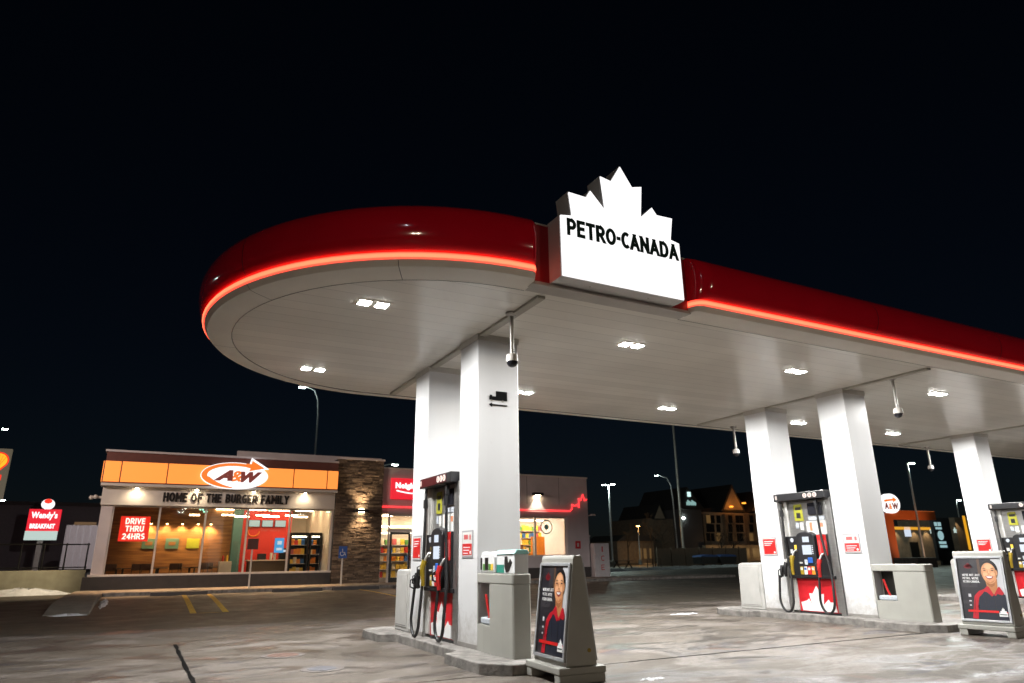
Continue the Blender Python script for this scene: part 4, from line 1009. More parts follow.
solo('wall_lettering', strokes('HOME OF THE BURGER FAMILY', 4.84, .36, .05, (-3.55,YB-.1205,3.59), (1,0,0), (0,0,1), th=.205, gap=.2), 'letter_dark', 'dark raised letters HOME OF THE BURGER FAMILY on the white beam', 'lettering')
dt = flat_sign('drive_thru_banner', 'glowing red DRIVE THRU 24HRS banner in the left restaurant window', (-4.35,YB+.15,2.05))
part('panel', MB().box(-4.90,-3.88,YB+.13,YB+.16,2.08,3.02), 'banner_red', dt)
for k, s_ in enumerate(('DRIVE','THRU','24HRS')):
    part('letters', strokes(s_, (.68,.64,.78)[k], .225, .01, (-4.385-(.34,.32,.39)[k],YB+.129,2.725-.285*k), (1,0,0), (0,0,1), th=.19, gap=.25), 'banner_text', dt)
nb = flat_sign('shop_name_sign', 'long red lit shop sign with white Neighbours lettering over the doors', (7.3,YB-.1,3.97))
part('box', MB().box(5.80,9.6,YB-.16,YB-.022,3.95,4.90), 'box_red', nb, bevel=.02)
part('letters', text('Neighbours', 1.78, .34, .01, (6.0,YB-.162,4.36), (1,0,0), (0,0,1), bold=.06), 'box_text', nb)
sm_ = MB().tube([(6.05+1.7*i/14,YB-.168,4.33-.11*math.sin(PI*i/14)) for i in range(15)], .03, 6)
part('underline', sm_, 'box_text', nb)
fp_ = flat_sign('safety_plate', 'small dark red plate on the shop wall left of the ice freezer', (15.98,YB-.03,1.75))
part('plate', MB().box(15.82,16.14,YB-.03,YB-.021,1.72,2.1), 'red_flat', fp_); part('pictogram', MB().box(15.92,16.04,YB-.033,YB-.031,1.82,2.0), 'paper', fp_)
# outside wall lamps
wl = []
for i, x in enumerate((-4.5,-2.36,-.17,1.91)):
    t = thing('downlight', 'small white downlight under the orange fascia, %s from the left' % ('first','second','third','fourth')[i], 'wall light', (x,YB-.3,4.1), 'downlights under the orange fascia')
    part('can', MB().lathe([(.07,.02),(.08,-.05)], (x,YB-.28,4.105), 12), 'facade_white', t)
    part('lens', MB().lathe([(.065,.0),(.05,-.02)], (x,YB-.28,4.052), 12), 'sconce_bulb', t)
    spot('downlight_beam', (x,YB-.37,4.06), (x,YB-.20,3.0), 42, (1,.78,.5), 2.7, .9)
    spot('walk_fill', (x,YB-.36,4.02), (x,YB-1.6,.3), 1000, (1,.58,.28), 1.15, .9)  # extra spot added beside each downlight to brighten the walk in orange
t = thing('stone_wall_lamp', 'black up and down lamp on the stone pillar', 'wall light', (4.42,YB-.25,3.3))
part('housing', MB().box(4.12,4.72,YB-.42,YB-.17,3.32,3.44), 'black_plastic', t, bevel=.01)
part('lens', MB().box(4.3,4.54,YB-.36,YB-.24,3.441,3.449).box(4.3,4.54,YB-.36,YB-.24,3.311,3.319), 'sconce_bulb', t)
spot('stone_beam_up', (4.42,YB-.52,3.47), (4.42,YB-.13,5.0), 170, (1,.70,.40), 1.7, .8)
spot('stone_beam_down', (4.42,YB-.52,3.29), (4.42,YB-.13,1.8), 170, (1,.70,.40), 1.7, .8)
t = thing('shop_wall_lamp', 'black downlight above the right shop window', 'wall light', (13.57,YB-.2,4.37))
part('housing', MB().box(13.30,13.84,YB-.30,YB-.021,4.33,4.47), 'black_plastic', t, bevel=.01)
part('lens', MB().box(13.44,13.70,YB-.24,YB-.10,4.32,4.329), 'sconce_bulb', t)
spot('shop_beam', (13.57,YB-.20,4.30), (13.57,YB-.05,3.2), 110, (1,.85,.65), 1.5, .5)
t = thing('wall_camera', 'white floodlight with two heads on the left corner of the restaurant', 'floodlight', (-5.8,YB,3.65))
part('bracket', MB().box(-5.80,-5.655,YB-.06,YB+.02,3.66,3.74), 'facade_white', t)
part('head', MB().lathe([(.05,0),(.09,.06),(.05,.14)], (-5.86,YB-.1,3.64), 12).lathe([(.05,0),(.09,.06),(.05,.14)], (-6.0,YB,3.62), 12), 'facade_white', t, smooth=True)
spot('flood_beam', (-6.05,YB-.15,3.6), (-8.3,YB-.2,.6), 560, (1,.80,.52), 1.9, .8)
spot('trailer_fill', (-5.9,YB+1.5,4.6), (-7.2,34,2.2), 1500, (1,.85,.85), .8, .8)  # added spot without a fixture, brightens the trailer behind the railing
t = thing('wall_camera', 'small white camera on the right corner of the shop', 'camera', (16.75,YB,3.4))
part('arm', MB().tube([(16.68,YB,3.38),(16.9,YB-.05,3.42)], .02, 6), 'facade_white', t); part('body', MB().box(16.85,17.1,YB-.1,YB+.02,3.38,3.48), 'facade_white', t, bevel=.02)
# ice freezer
t = thing('ice_freezer', 'tall white outdoor ice freezer with red ICE letters right of the shop', 'freezer', (17.2,YB,.25))
part('cabinet', MB().box(16.76,17.70,YB-.35,YB+.6,.25,1.98), 'ice_box', t, bevel=.03)
for k, ch in enumerate('ICE'): part('letter', strokes(ch, .08 if ch == 'I' else .2, .27, .006, (17.25-(.04 if ch == 'I' else .1),YB-.351,1.55-.45*k), (1,0,0), (0,0,1), th=.15), 'red_plastic', t)
t = thing('grey_hutch', 'low grey equipment hutch behind the ice freezer', 'cabinet', (17.0,YB+1.4,.25))
part('box', MB().box(16.72,17.35,YB+.9,YB+2,.22,2.35), 'facade_panel', t, bevel=.02); part('cap', MB().box(16.70,17.38,YB+.88,YB+2.02,2.351,2.42), 'facade_white', t)

# ------------------------------------------------------------------ walk and kerbs in front of the building
wk = MB().box(-6.0,24,19.35,YB-.1,.1,.33)
wk.prism([(19.36,.05),(19.36,.33)] + [(y_, gz(y_)+.12*min(1,(y_-12.1)/1.6)+.01) for y_ in (18,17,16,15,14,13.2,12.2)] + [(12.2,.0)], YZ, -6.05, -5.05)
wk2 = struct('sidewalk', wk, 'sidewalk', bevel=.02)
struct('kerb', MB().box(-5.04,24,19.22,19.349,.1,.325), 'concrete_kerb', bevel=.02)
pl = MB()
def strip(x0,y0,x1,y1,w):
    d = Vector((x1-x0,y1-y0)).normalized(); nn = Vector((-d.y,d.x))*w/2
    for k in range(8):
        a = Vector((x0,y0)).lerp(Vector((x1,y1)), k/8); b = Vector((x0,y0)).lerp(Vector((x1,y1)), (k+1)/8)
        pl.add([(a.x-nn.x,a.y-nn.y,gz(a.y)+.006),(a.x+nn.x,a.y+nn.y,gz(a.y)+.006),(b.x+nn.x,b.y+nn.y,gz(b.y)+.006),(b.x-nn.x,b.y-nn.y,gz(b.y)+.006)], [(0,1,2,3)])
strip(-2.55,18.9,-2.72,11.2,.15); strip(-1.75,18.9,-1.95,11.2,.15); strip(3.6,18.9,3.6,13.5,.12)
strip(-2.6,11.2,-2.05,11.2,.08)
struct('parking_line', pl, 'paint_yellow', recalc=False)
# parking stops along the kerb
for i, x in enumerate((-3.6,.4,2.6,5.0)):
    o = solo('wheel_stop', MB().prism([(18.5,gz(18)),(18.72,gz(18)),(18.69,gz(18)+.12),(18.53,gz(18)+.12)], YZ, x, x+1.8), 'plinth_dark', 'long dark kerb stop in front of the building, %s from the left' % ('first','second','third','fourth')[i], 'kerb stop', 'kerb stops before the walk', bevel=.01)
# parking signs
q = at(340.5,588,20.0); h1 = at(341,557,20.0).z
t = thing('parking_sign', 'blue wheelchair parking sign on a short white post before the stone pillar', 'sign', (q.x,20,.33))
part('post', MB().tube([(q.x,20,.33),(q.x,20,h1+.15)], .035, 8), 'facade_white', t)
part('plate', MB().box(q.x-.17,q.x+.17,19.95,19.962,h1-.05,h1+.42), 'blue_sign', t, bevel=.003)
part('wheelchair', MB().tube([(q.x-.03+.08*math.cos(a),19.946,h1+.13+.08*math.sin(a)) for a in [2.2+.35*k for k in range(13)]], .012, 6).tube([(q.x-.02,19.946,h1+.32),(q.x-.02,19.946,h1+.18),(q.x+.07,19.946,h1+.18),(q.x+.10,19.946,h1+.06)], .014, 6), 'sign_text_white', t)
q = at(248.5,588,20.0); q2 = at(251.5,540,20.0)
t = thing('parking_sign', 'dark red parking sign on a white post before the restaurant window', 'sign', (q.x,20,.33))
part('post', MB().tube([(q.x,20,.33),(q.x,20,q2.z-.1)], .03, 8), 'facade_white', t)
part('plate', MB().box(q.x-.2,q.x+.2,19.95,19.962,q2.z-.35,q2.z+.05), 'brown_sign', t, bevel=.003)

# ------------------------------------------------------------------ snow
def heap(pts, h, name, label):
    mb = MB(); n = len(pts); c = Vector((sum(p[0] for p in pts)/n, sum(p[1] for p in pts)/n))
    rows = 5
    for r in range(rows+1):
        f = r/rows
        for p in pts:
            v = c + (Vector(p)-c)*(1-f*.97)
            k = h*math.sin(f*PI/2)*(.75+.5*rnd.random())
            mb.v.append((v.x+rnd.uniform(-.04,.04)*(r>0), v.y+rnd.uniform(-.04,.04)*(r>0), gz(v.y)-.01+k))
    for r in range(rows):
        for j in range(n): mb.f.append((r*n+j, r*n+(j+1)%n, (r+1)*n+(j+1)%n, (r+1)*n+j))
    return solo(name, mb, 'snow', label, 'snow', kind='stuff', smooth=True)
def blob(cx, cy, rx, ry, n=22): return [(cx+rx*math.cos(2*PI*i/n)*rnd.uniform(.75,1.15), cy+ry*math.sin(2*PI*i/n)*rnd.uniform(.75,1.15)) for i in range(n)]
heap(blob(-7.7,22.6,1.6,.5), .24, 'snow', 'dirty snow bank along the low wall left of the restaurant')
heap(blob(-4.86,15.6,.12,2.2), .06, 'snow', 'thin line of snow along the inner side of the kerb arm')
heap(blob(-5.5,12.0,.5,.12), .06, 'snow', 'thin snow at the tip of the kerb arm')
heap(blob(7.3,4.25,.62,.18), .035, 'snow', 'small patch of snow at the rear of the second island')
heap(blob(1.05,-2.35,.3,.2), .02, 'snow', 'small patch of ice beside the foot of the nearest poster stand')
for k in range(9):
    x = 26+3.2*k
    heap(blob(x, 36+1.2*k, 2.6, .7), .22, 'snow', 'low ridge of snow at the far side of the lot')

# ------------------------------------------------------------------ left background
t = thing('retaining_wall', 'low concrete wall with dark railing left of the restaurant', 'wall', (-8,23.4,.2))
part('wall', MB().box(-9.6,-5.85,23.4,23.65,.15,1.05), 'retain', t, bevel=.02)
part('wing_wall', MB().prism([(23.4,.15),(23.4,1.0),(17.5,.35),(17.5,.1)], YZ, -9.85, -9.61), 'retain', t)
rl = part('railing', MB().tube([(-9.6,23.5,2.0),(-5.85,23.5,2.0)], .025, 6).tube([(-9.6,23.5,1.15),(-5.85,23.5,1.15)], .02, 6), 'frame_black', t)
for k in range(6): part('post', MB().tube([(-9.5+.72*k,23.5,1.05),(-9.5+.72*k,23.5,2.05)], .028, 6), 'frame_black', rl)
part('fence_wing', MB().tube([(-9.7,23.4,2.0),(-9.75,18,1.3)], .025, 6).tube([(-9.72,20.5,.7),(-9.72,20.5,1.65)], .03, 6).tube([(-9.74,18.2,.4),(-9.74,18.2,1.35)], .03, 6), 'frame_black', t)
a, b = at(62,563,34), at(98,526,34)
t = thing('cargo_trailer', 'plain white box trailer parked behind the railing', 'trailer', ((a.x+b.x)/2,34,.2))
part('box', MB().box(a.x-.1,b.x+.4,34,36.4,1.0,3.2), 'trailer_white', t, bevel=.03)
rb = MB()
for k in range(7): rb.box(a.x+.1+.3*k,a.x+.13+.3*k,33.985,33.999,1.05,3.15)
part('rib', rb, 'galvanised', t)
for s_ in (.4,1.4): part('wheel', MB().prism(ell(a.x+s_,.55,.35,.35,18), XZ, 34.05, 34.3), 'black_rubber', t)
a, b = at(18,505,52), at(105,521,52)
t = thing('dark_warehouse', 'dark low warehouse behind the red restaurant sign', 'building', ((a.x+b.x)/2,52,.2))
part('wall', MB().box(a.x-14,b.x+2,52,62,.1,a.z), 'dark_wall', t); part('roof', MB().box(a.x-14.2,b.x+2.2,51.8,62.2,a.z,a.z+.25), 'shingle', t)
q = at(88,526,51.9); part('window', MB().box(q.x-.9,q.x+.5,51.93,51.99,q.z,q.z+.28), 'warm_window', t)
a = at(0,538,60)
t = thing('red_shed', 'dim red brick shed at the far left', 'building', (a.x,60,.2))
part('wall', MB().box(a.x-6,a.x+2.4,60,66,.1,a.z+1.6), 'interior_red', t); part('roof', MB().box(a.x-6.2,a.x+2.6,59.8,66.2,a.z+1.6,a.z+1.8), 'shingle', t)
# red restaurant sign
a, b = at(29,509,45), at(61,511,45); c, d = at(26,540,45), at(57,531,45)
w0, w1, zt, zb = a.x+.05, b.x+.03, a.z, d.z
t = thing('pole_sign', 'lit red Wendy\'s pole sign with round white top, far left'.replace("Wendy's ", 'restaurant '), 'sign', ((w0+w1)/2,45,.2))
part('pole', MB().box((w0+w1)/2-.15,(w0+w1)/2+.15,45.05,45.25,.1,zb), 'steel_dull', t)
part('red_box', MB().box(w0,w1,44.9,45.3,zb,zt), 'box_red', t); M['box_red'].node_tree.nodes['Principled BSDF'].inputs['Emission Strength'].default_value = .9
part('name', text("Wendy's", (w1-w0)*.82, .52, .01, (w0+.15,44.899,zt-.68), (1,0,0), (0,0,1), bold=.04), 'box_text', t)
part('second_line', text('BREAKFAST', (w1-w0)*.78, .30, .01, (w0+.17,44.899,zb+.14), (1,0,0), (0,0,1), bold=.05), 'box_text', t)
part('marquee', MB().box(w0-.02,w1-.02,44.92,45.28,zb-.56,zb-.01), 'marquee_white', t)
q = at(48,504.5,45)
part('round_top', MB().prism(ell(q.x,q.z+.02,.36,.33,28), XZ, 44.92, 45.2), 'logo_white', t)
part('red_crown', MB().prism(ell(q.x,q.z+.20,.22,.15,18), XZ, 44.90, 44.919), 'shell_red', t)
# shell pylon
q0, q1, q2 = at(0,449,38), at(12.5,449,38), at(0,500,38)
t = thing('price_pylon', 'tall fuel price pylon with yellow shell emblem cut by the left edge', 'sign', (q0.x,38,.2))
part('panel', MB().box(q1.x-1.8,q1.x,38,38.3,q2.z,q1.z), 'shell_panel', t, bevel=.02)
part('post', MB().box(q1.x-1.5,q1.x-1.2,38.05,38.25,.1,q2.z), 'steel_dull', t); part('post', MB().box(q1.x-.6,q1.x-.3,38.05,38.25,.1,q2.z), 'steel_dull', t)
e = at(0,461,38)
fan = [(e.x-.05+.46*math.cos(math.radians(a_)), e.z+.03+.46*math.sin(math.radians(a_))) for a_ in range(-50,231,14)] + [(e.x-.2,e.z-.5),(e.x+.1,e.z-.5)]
part('emblem_edge', MB().prism(fan, XZ, 37.96, 37.999), 'shell_red', t)
part('emblem', MB().prism([(e.x-.05+(x-e.x+.05)*.84, e.z+(z-e.z)*.84) for x, z in fan], XZ, 37.93, 37.959), 'shell_yellow', t)
for k in range(-2,3): part('emblem_rib', MB().tube([(e.x-.05,37.925,e.z-.38),(e.x-.05+.16*k,37.925,e.z+.34-.05*abs(k))], .012, 4), 'shell_red', t)
part('price', MB().box(e.x-1.2,e.x+.2,37.97,37.999,e.z-1.05,e.z-.75).box(e.x-1.2,e.x+.2,37.97,37.999,e.z-1.5,e.z-1.2), 'shell_red', t)

# ------------------------------------------------------------------ lamp posts
def lamp_post(name, label, base, top, heads, m='lamp_head', r=.09, power=0, colr=(.8,1,.9), arc=None):
    t = thing(name, label, 'street lamp', base, 'lamp posts round the lot')
    b = Vector(base); tp = Vector(top)
    path = [b, tp] if arc is None else arc
    part('pole', MB().tube(path, r, 10, r*.6), 'galvanised', t, smooth=True)
    part('base', MB().lathe([(r*3,0),(r*3,.6),(r*2.2,.7)], b, 14), 'concrete_kerb', t)
    for hx, hy, hz in heads:
        h = part('head', MB().box(hx-.30,hx+.30,hy-.17,hy+.17,hz,hz+.12), 'steel_dull', t, bevel=.03)
        part('lens', MB().box(hx-.22,hx+.22,hy-.13,hy+.13,hz-.05,hz-.001), m, h)
        if power: point('lamp_light', (hx,hy,hz-.35), power, colr, .2)
    return t
tp = at(608.5,485,58)
lamp_post('lamp_post', 'tall lamp post with twin cool white heads right of the shop', (tp.x,58,.2), (tp.x,58,tp.z), [(tp.x-.6,58,tp.z),(tp.x+.6,58,tp.z+.1)], r=.13, power=1000)
tp = at(909,463,30)
lamp_post('lamp_post', 'lamp post with one bright head between the second and third columns', (tp.x-.3,30,.2), (tp.x-.3,30,tp.z), [(tp.x+.4,30,tp.z)], r=.11, power=1500)
tp = at(957,500,44)
lamp_post('lamp_post', 'thin far lamp post beside the third rear column', (tp.x-.3,44,.2), (tp.x-.3,44,tp.z), [(tp.x+.4,44,tp.z)], r=.09, power=300)
tp = at(302.5,386,45); bs_ = at(314,460,45)
lamp_post('street_lamp', 'curved street lamp behind the restaurant roof with a pale green light', (bs_.x,45,.2), (bs_.x,45,tp.z), [(tp.x,45,tp.z-.1)], r=.07,
          arc=[(bs_.x,45,.2),(bs_.x+.05,45,tp.z-2.2),(bs_.x-.05,45,tp.z-1.0),(bs_.x-.35,45,tp.z-.25),(tp.x+.3,45,tp.z)], power=120)
tp = at(656.5,475,80); bs_ = at(674,520,80)
lamp_post('street_lamp', 'far curved street lamp left of the tall flagpole', (bs_.x,80,.2), (bs_.x,80,tp.z), [(tp.x,80,tp.z-.1)], r=.13,
          arc=[(bs_.x+.3,80,.2),(bs_.x+.1,80,tp.z-3.4),(bs_.x-.1,80,tp.z-1.6),(bs_.x-.8,80,tp.z-.4),(tp.x+.4,80,tp.z)], power=200)
tp = at(395,463.5,45)
lamp_post('street_lamp', 'small street lamp showing over the shop roof left of the columns', (tp.x-1.6,45,.2), (tp.x-1.6,45,tp.z), [(tp.x,45,tp.z-.1)], r=.09, arc=[(tp.x-1.6,45,.2),(tp.x-1.5,45,tp.z-.9),(tp.x-.9,45,tp.z-.2),(tp.x-.2,45,tp.z)])
tp = at(638,526,70)
lamp_post('street_lamp', 'short orange sodium lamp left of the hotel', (tp.x,70,.2), (tp.x,70,tp.z), [(tp.x,70,tp.z)], m='lamp_head_warm', r=.09, power=500, colr=(1,.45,.1))
for i, (u, v, Y) in enumerate(((5,429,70),(2,500,75),(12,520,80),(28,525,90))):
    tp = at(u,v,Y)
    lamp_post('street_lamp', ('tall street lamp at the top of the left edge','far street lamp below the price pylon','faint street lamp left of the red pole sign','tiny green street lamp beside the red pole sign')[i],
              (tp.x-.5,Y,.2), (tp.x-.5,Y,tp.z), [(tp.x,Y,tp.z)], r=.1)
a, b = at(668,420,62), at(682,533,62)
solo('flagpole', MB().tube([(b.x,62,.2),(b.x,62,a.z+3)], .2, 12, .12), 'steel_dull', 'very tall bare grey pole rising behind the fence', 'pole', smooth=True)

lamp_post('lamp_post', 'unseen lamp post added outside the left edge to light the restaurant front', (-14,12,.1), (-14,12,8), [(-13.6,12,8)], r=.1)
spot('facade_fill', (-13.6,12.2,7.9), (1,22,3.6), 4200, (1,.78,.66), .92, .6, .15)  # fill light added out of view for the restaurant front
for x_, y_, lab in ((-15,-25,'unseen lamp post with warm twin heads, assumed behind the viewer on the left'),(13,-29,'unseen lamp post with warm twin heads, assumed behind the viewer on the right')):  # assumed posts out of view, added to light the red fascia
    lamp_post('lamp_post', lab, (x_,y_,0), (x_,y_,9), [(x_-.6,y_,9),(x_+.6,y_,9)], r=.1, power=780, colr=(1,.82,.60))
# ------------------------------------------------------------------ middle background: fence, hotel, bins, table
a, b = at(656,548,55), at(706,548,55)
t = thing('board_fence', 'brown board fence with two bays in front of the hotel', 'fence', (a.x,55,.2))
pb = MB(); x = a.x
while x < b.x+6.5: pb.box(x,x+.19,55,55.03,.25,a.z-.05+.03*rnd.random()); x += .2
part('boards', pb, 'fence_wood', t)
for k in range(7): part('post', MB().box(a.x+2.1*k,a.x+2.1*k+.14,54.9,54.99,.2,a.z+.1), 'fence_wood', t)
a, b = at(700,561,50), at(740,560,50)
for i, (x0, lab) in enumerate(((at(702,560,50).x,'black wheeled dumpster with blue lid, left one by the hotel'), (at(721,560,50).x,'black wheeled dumpster with blue lid, right one by the hotel'))):
    t = thing('dumpster', lab, 'dumpster', (x0+1,50,.2), 'dumpsters in front of the hotel')
    part('bin_body', MB().prism([(x0,.45),(x0+2.2,.45),(x0+2.4,1.15),(x0-.1,1.15)], XZ, 50, 51.4), 'black_plastic', t, bevel=.03)
    part('lid', MB().prism([(x0-.12,1.155),(x0+2.42,1.155),(x0+2.2,1.34),(x0+1.1,1.42),(x0+.1,1.34)], XZ, 49.95, 51.45), 'blue_lid', t, bevel=.02)
    for wx in (x0+.3,x0+1.9): part('wheel', MB().prism(ell(wx,.32,.12,.12,12), XZ, 50.1, 50.25), 'black_rubber', t)
q = at(623,570,46)
t = thing('picnic_table', 'dark picnic table on the verge beside the white lamp post', 'table', (q.x,46,.2))
part('tabletop', MB().box(q.x-1,q.x+1,45.6,46.4,.9,.96), 'fence_wood', t)
for s_ in (-1,1):
    part('bench', MB().box(q.x-1,q.x+1,46+s_*.75-.13,46+s_*.75+.13,.6,.65), 'fence_wood', t)
    part('leg', MB().tube([(q.x+s_*.7,45.4,.2),(q.x+s_*.7,46.2,.9)], .05, 6).tube([(q.x+s_*.7,46.6,.2),(q.x+s_*.7,45.8,.9)], .05, 6), 'fence_wood', t)
q = at(655,568,48)
t = thing('bike_rack', 'dark metal hoop rail on the verge before the fence', 'rack', (q.x,48,.2))
for k in range(2): part('hoop', MB().tube([(q.x-.9+k*1.0,48,.2),(q.x-.9+k*1.0,48,1.05),(q.x-.2+k*1.0,48,1.05),(q.x-.2+k*1.0,48,.2)], .04, 6), 'frame_black', t)
# hotel
HY = 95.0
hp = lambda u, v: at(u, v, HY)
t = thing('hotel', 'large dark hotel with steep gables and a lit white roof sign', 'building', (hp(700,545).x,HY,.2))
L_, R_ = hp(655,545).x, hp(775,545).x
zb = .1
part('wall', MB().box(L_,hp(680,520).x,HY+2,HY+14,zb,hp(660,518).z), 'brick_dim', t)
part('wall', MB().box(hp(702,520).x,R_+14,HY+1,HY+14,zb,hp(720,512).z), 'stucco', t)
tw = part('tower', MB().box(hp(680,520).x,hp(702,520).x,HY,HY+14,zb,hp(690,508).z), 'dark_wall', t)
def gable(u0, u1, ut, vt, vb, m, y, name='gable'):
    P = [(hp(u0,vb).x,hp(u0,vb).z),(hp(u1,vb).x,hp(u0,vb).z),(hp(ut,vt).x,hp(ut,vt).z)]
    g_ = part(name, MB().prism(P, XZ, y, HY+13), 'shingle', t); mx_, mz_ = sum(p[0] for p in P)/3, sum(p[1] for p in P)/3
    part('gable_face', MB().prism([(mx_+(p[0]-mx_)*.8, mz_+(p[1]-mz_)*.8) for p in P], XZ, y-.06, y-.004), m, g_)
    return g_
gable(678,704,686,487,509,'shingle',HY-.3); gable(659,672,665,503,519,'stucco',HY+1.7); gable(724,748,734,484,511,'stucco',HY+.7); gable(752,776,764,490,512,'stucco',HY+.7)
part('roof', MB().box(hp(702,520).x,R_+14,HY+2.5,HY+13,hp(720,512).z,hp(720,507).z), 'shingle', t)
for u0, u1 in ((705,711),(727,737),(749,757)):
    part('bay', MB().box(hp(u0,530).x,hp(u1,530).x,HY+.2,HY+1,zb,hp(u0,514).z), 'brick_dim', t)
for u in (709,716,722,731,741,745,752,757,766):
    for v in (519,528,537):
        on = (u*7+v*3) % 5 == 0
        w_ = part('window', MB().box(hp(u,v).x-.5,hp(u,v).x+.5,HY+.12 if 705<u<711 or 727<u<737 or 749<u<757 else HY+.93,HY+.99 if not (705<u<711 or 727<u<737 or 749<u<757) else HY+.19,hp(u,v).z-.75,hp(u,v).z+.75), 'warm_window' if on else 'window_dark', t)
part('ground_floor', MB().box(hp(702,545).x,R_+8,HY-1,HY+.19,zb,3.2), 'stucco', t)
for u in (706,714,722,732,742,752): part('lit_bay', MB().box(hp(u,550).x-.9,hp(u,550).x+.9,HY-1.06,HY-1.005,.8,2.7), 'warm_window', t)
q = hp(687.2,494.5); part('sign_square', MB().box(q.x-.36,q.x+.36,HY-.6,HY-.40,q.z-.45,q.z+.45), 'hotel_white', t)
q = hp(689.5,503.5); sg_ = MB()
for k in range(9): sg_.box(q.x-1.15+.26*k,q.x-1.02+.26*k,HY-.6,HY-.40,q.z-.4+.12*(k%2),q.z+.25+.12*((k*3)%4)).box(q.x-1.02+.26*k,q.x-.92+.26*k,HY-.6,HY-.40,q.z-.1*(k%3),q.z+.08)
part('sign_strokes', sg_, 'hotel_text', t)
for u, v in ((731.5,506.5),(744,503),(683,518)):
    q = hp(u,v); part('eave_lamp', MB().box(q.x-.3,q.x+.3,HY-.2,HY+.3,q.z-.14,q.z+.1), 'eave_orange' if u > 700 else 'lamp_head', t)
    if u > 700: point('eave_light', (q.x,HY-1.2,q.z+.1), 70, (1,.35,.05), .1)
for u in (710,735,755): point('terrace_light', (hp(u,552).x,HY-3,1.9), 55, (1,.6,.25), .2)
# far left of the hotel: low lit restaurant
q = hp(646,556)
t = thing('low_house', 'far low house with warm windows behind the picnic table', 'building', (q.x,HY-5,.2))
part('wall', MB().box(at(618,560,HY-5).x,at(655,560,HY-5).x,HY-5,HY+4,.1,at(640,541,HY-5).z), 'brick_dim', t)
part('roof', MB().prism([(at(616,541,HY-5).x,at(640,541,HY-5).z),(at(657,541,HY-5).x,at(640,541,HY-5).z),(at(650,534,HY-5).x,at(640,535,HY-5).z),(at(624,534,HY-5).x,at(640,535,HY-5).z)], XZ, HY-5.4, HY+4.3), 'shingle', t)
for u in (640,645,651): part('window', MB().box(at(u,553,HY-5).x-.3,at(u,553,HY-5).x+.3,HY-5.06,HY-5.005,.9,2.6), 'warm_window', t)
point('house_light', (at(647,556,HY-9).x,HY-9,1.6), 90, (1,.55,.2), .2)

# bare trees in front of the hotel
def tree(x, y, h, label):
    t = thing('bare_tree', label, 'tree', (x,y,.2), 'bare trees before the hotel')
    part('trunk', MB().tube([(x,y,.2),(x+.1,y,h*.35),(x,y,h*.6)], .13, 7, .06), 'bark', t)
    cr = MB(); rr_ = random.Random(int(x*10))
    def br(p, d, l, r, dep):
        q = p + d*l; cr.tube([p, p+d*l*.5+Vector((rr_.uniform(-.05,.05),0,0)), q], r, 4, r*.6)
        if dep:
            for _ in range(3):
                dd = (d + Vector((rr_.uniform(-.8,.8),rr_.uniform(-.8,.8),rr_.uniform(-.2,.5)))).normalized(); br(q, dd, l*.72, r*.6, dep-1)
    for _ in range(6): br(Vector((x,y,h*rr_.uniform(.3,.6))), Vector((rr_.uniform(-1,1),rr_.uniform(-1,1),rr_.uniform(.4,1.2))).normalized(), h*.16, .045, 3)
    part('crown', cr, 'bark', t)
for i, (u, Y, h) in enumerate(((628,78,7),(652,74,8),(664,76,7.5),(722,70,6),(734,72,7))):
    tree(at(u,555,Y).x, Y, h, ('bare tree left of the orange lamp','bare tree between the orange lamp and the fence','bare tree behind the left end of the fence','bare tree in front of the hotel centre','bare tree before the right hotel gable')[i])

# ------------------------------------------------------------------ right background: second drive-in
RY = 30.0
rp_ = lambda u, v: at(u, v, RY)
t = thing('drive_in_gate', 'orange drive in clearance gate with a horizontal arm', 'gate', (rp_(898,560).x,RY,.2))
x0, x1 = rp_(882,560).x-.2, rp_(902,545).x
part('post', MB().box(x0,x1-.6,RY,RY+.6,.1,rp_(890,513).z), 'orange_gate', t, bevel=.03)
part('arm', MB().box(x1-.598,rp_(936,515).x,RY+.05,RY+.55,rp_(925,520).z,rp_(925,511).z), 'orange_gate', t, bevel=.03)
spot('gate_fill', (rp_(915,560).x,RY-5,.6), (rp_(905,520).x,RY,3.2), 800, (1,.6,.35), 1.3, .7)  # added spot near the ground without a fixture, brightens the gate
q = rp_(890,503.5)
t = thing('logo_sign', 'round white A&W sign above the orange gate in the distance', 'sign', (q.x,RY,4.8))
part('disc', MB().prism(ell(q.x,q.z,1.25,.85,32), XZ, RY-.1, RY+.2), 'logo_white', t)
part('pole', MB().box(q.x-.1,q.x+.1,RY+.05,RY+.2,rp_(890,513).z,q.z-.8), 'steel_dull', t)
part('arrow', MB().prism([(q.x-.9,q.z+.30),(q.x+.35,q.z+.42),(q.x+.30,q.z+.58),(q.x+.85,q.z+.32),(q.x+.28,q.z+.12),(q.x+.33,q.z+.26),(q.x-.9,q.z+.12)], XZ, RY-.13, RY-.101), 'logo_orange', t)
part('letter', text('A', .55, .55, .02, (q.x-.95,RY-.101,q.z-.50), (1,0,0), (0,0,1), bold=.05), 'logo_brown', t)
part('letter', text('&', .40, .5, .02, (q.x-.35,RY-.101,q.z-.50), (1,0,0), (0,0,1), bold=.03), 'logo_orange', t)
part('letter', text('W', .85, .55, .02, (q.x+.08,RY-.101,q.z-.50), (1,0,0), (0,0,1), bold=.05), 'logo_brown', t)
a, b = at(893,527,37), at(932,527,37)
t = thing('drive_in_building', 'brown drive in restaurant with glowing yellow roof line behind the gate', 'building', (a.x,37,.2))
part('wall', MB().box(a.x,b.x+.8,37,46,.1,a.z+.1), 'brick_dim', t)
part('yellow_strip', MB().box(a.x,b.x,36.93,36.99,a.z-.25,a.z+.02), 'stripe_yellow', t)
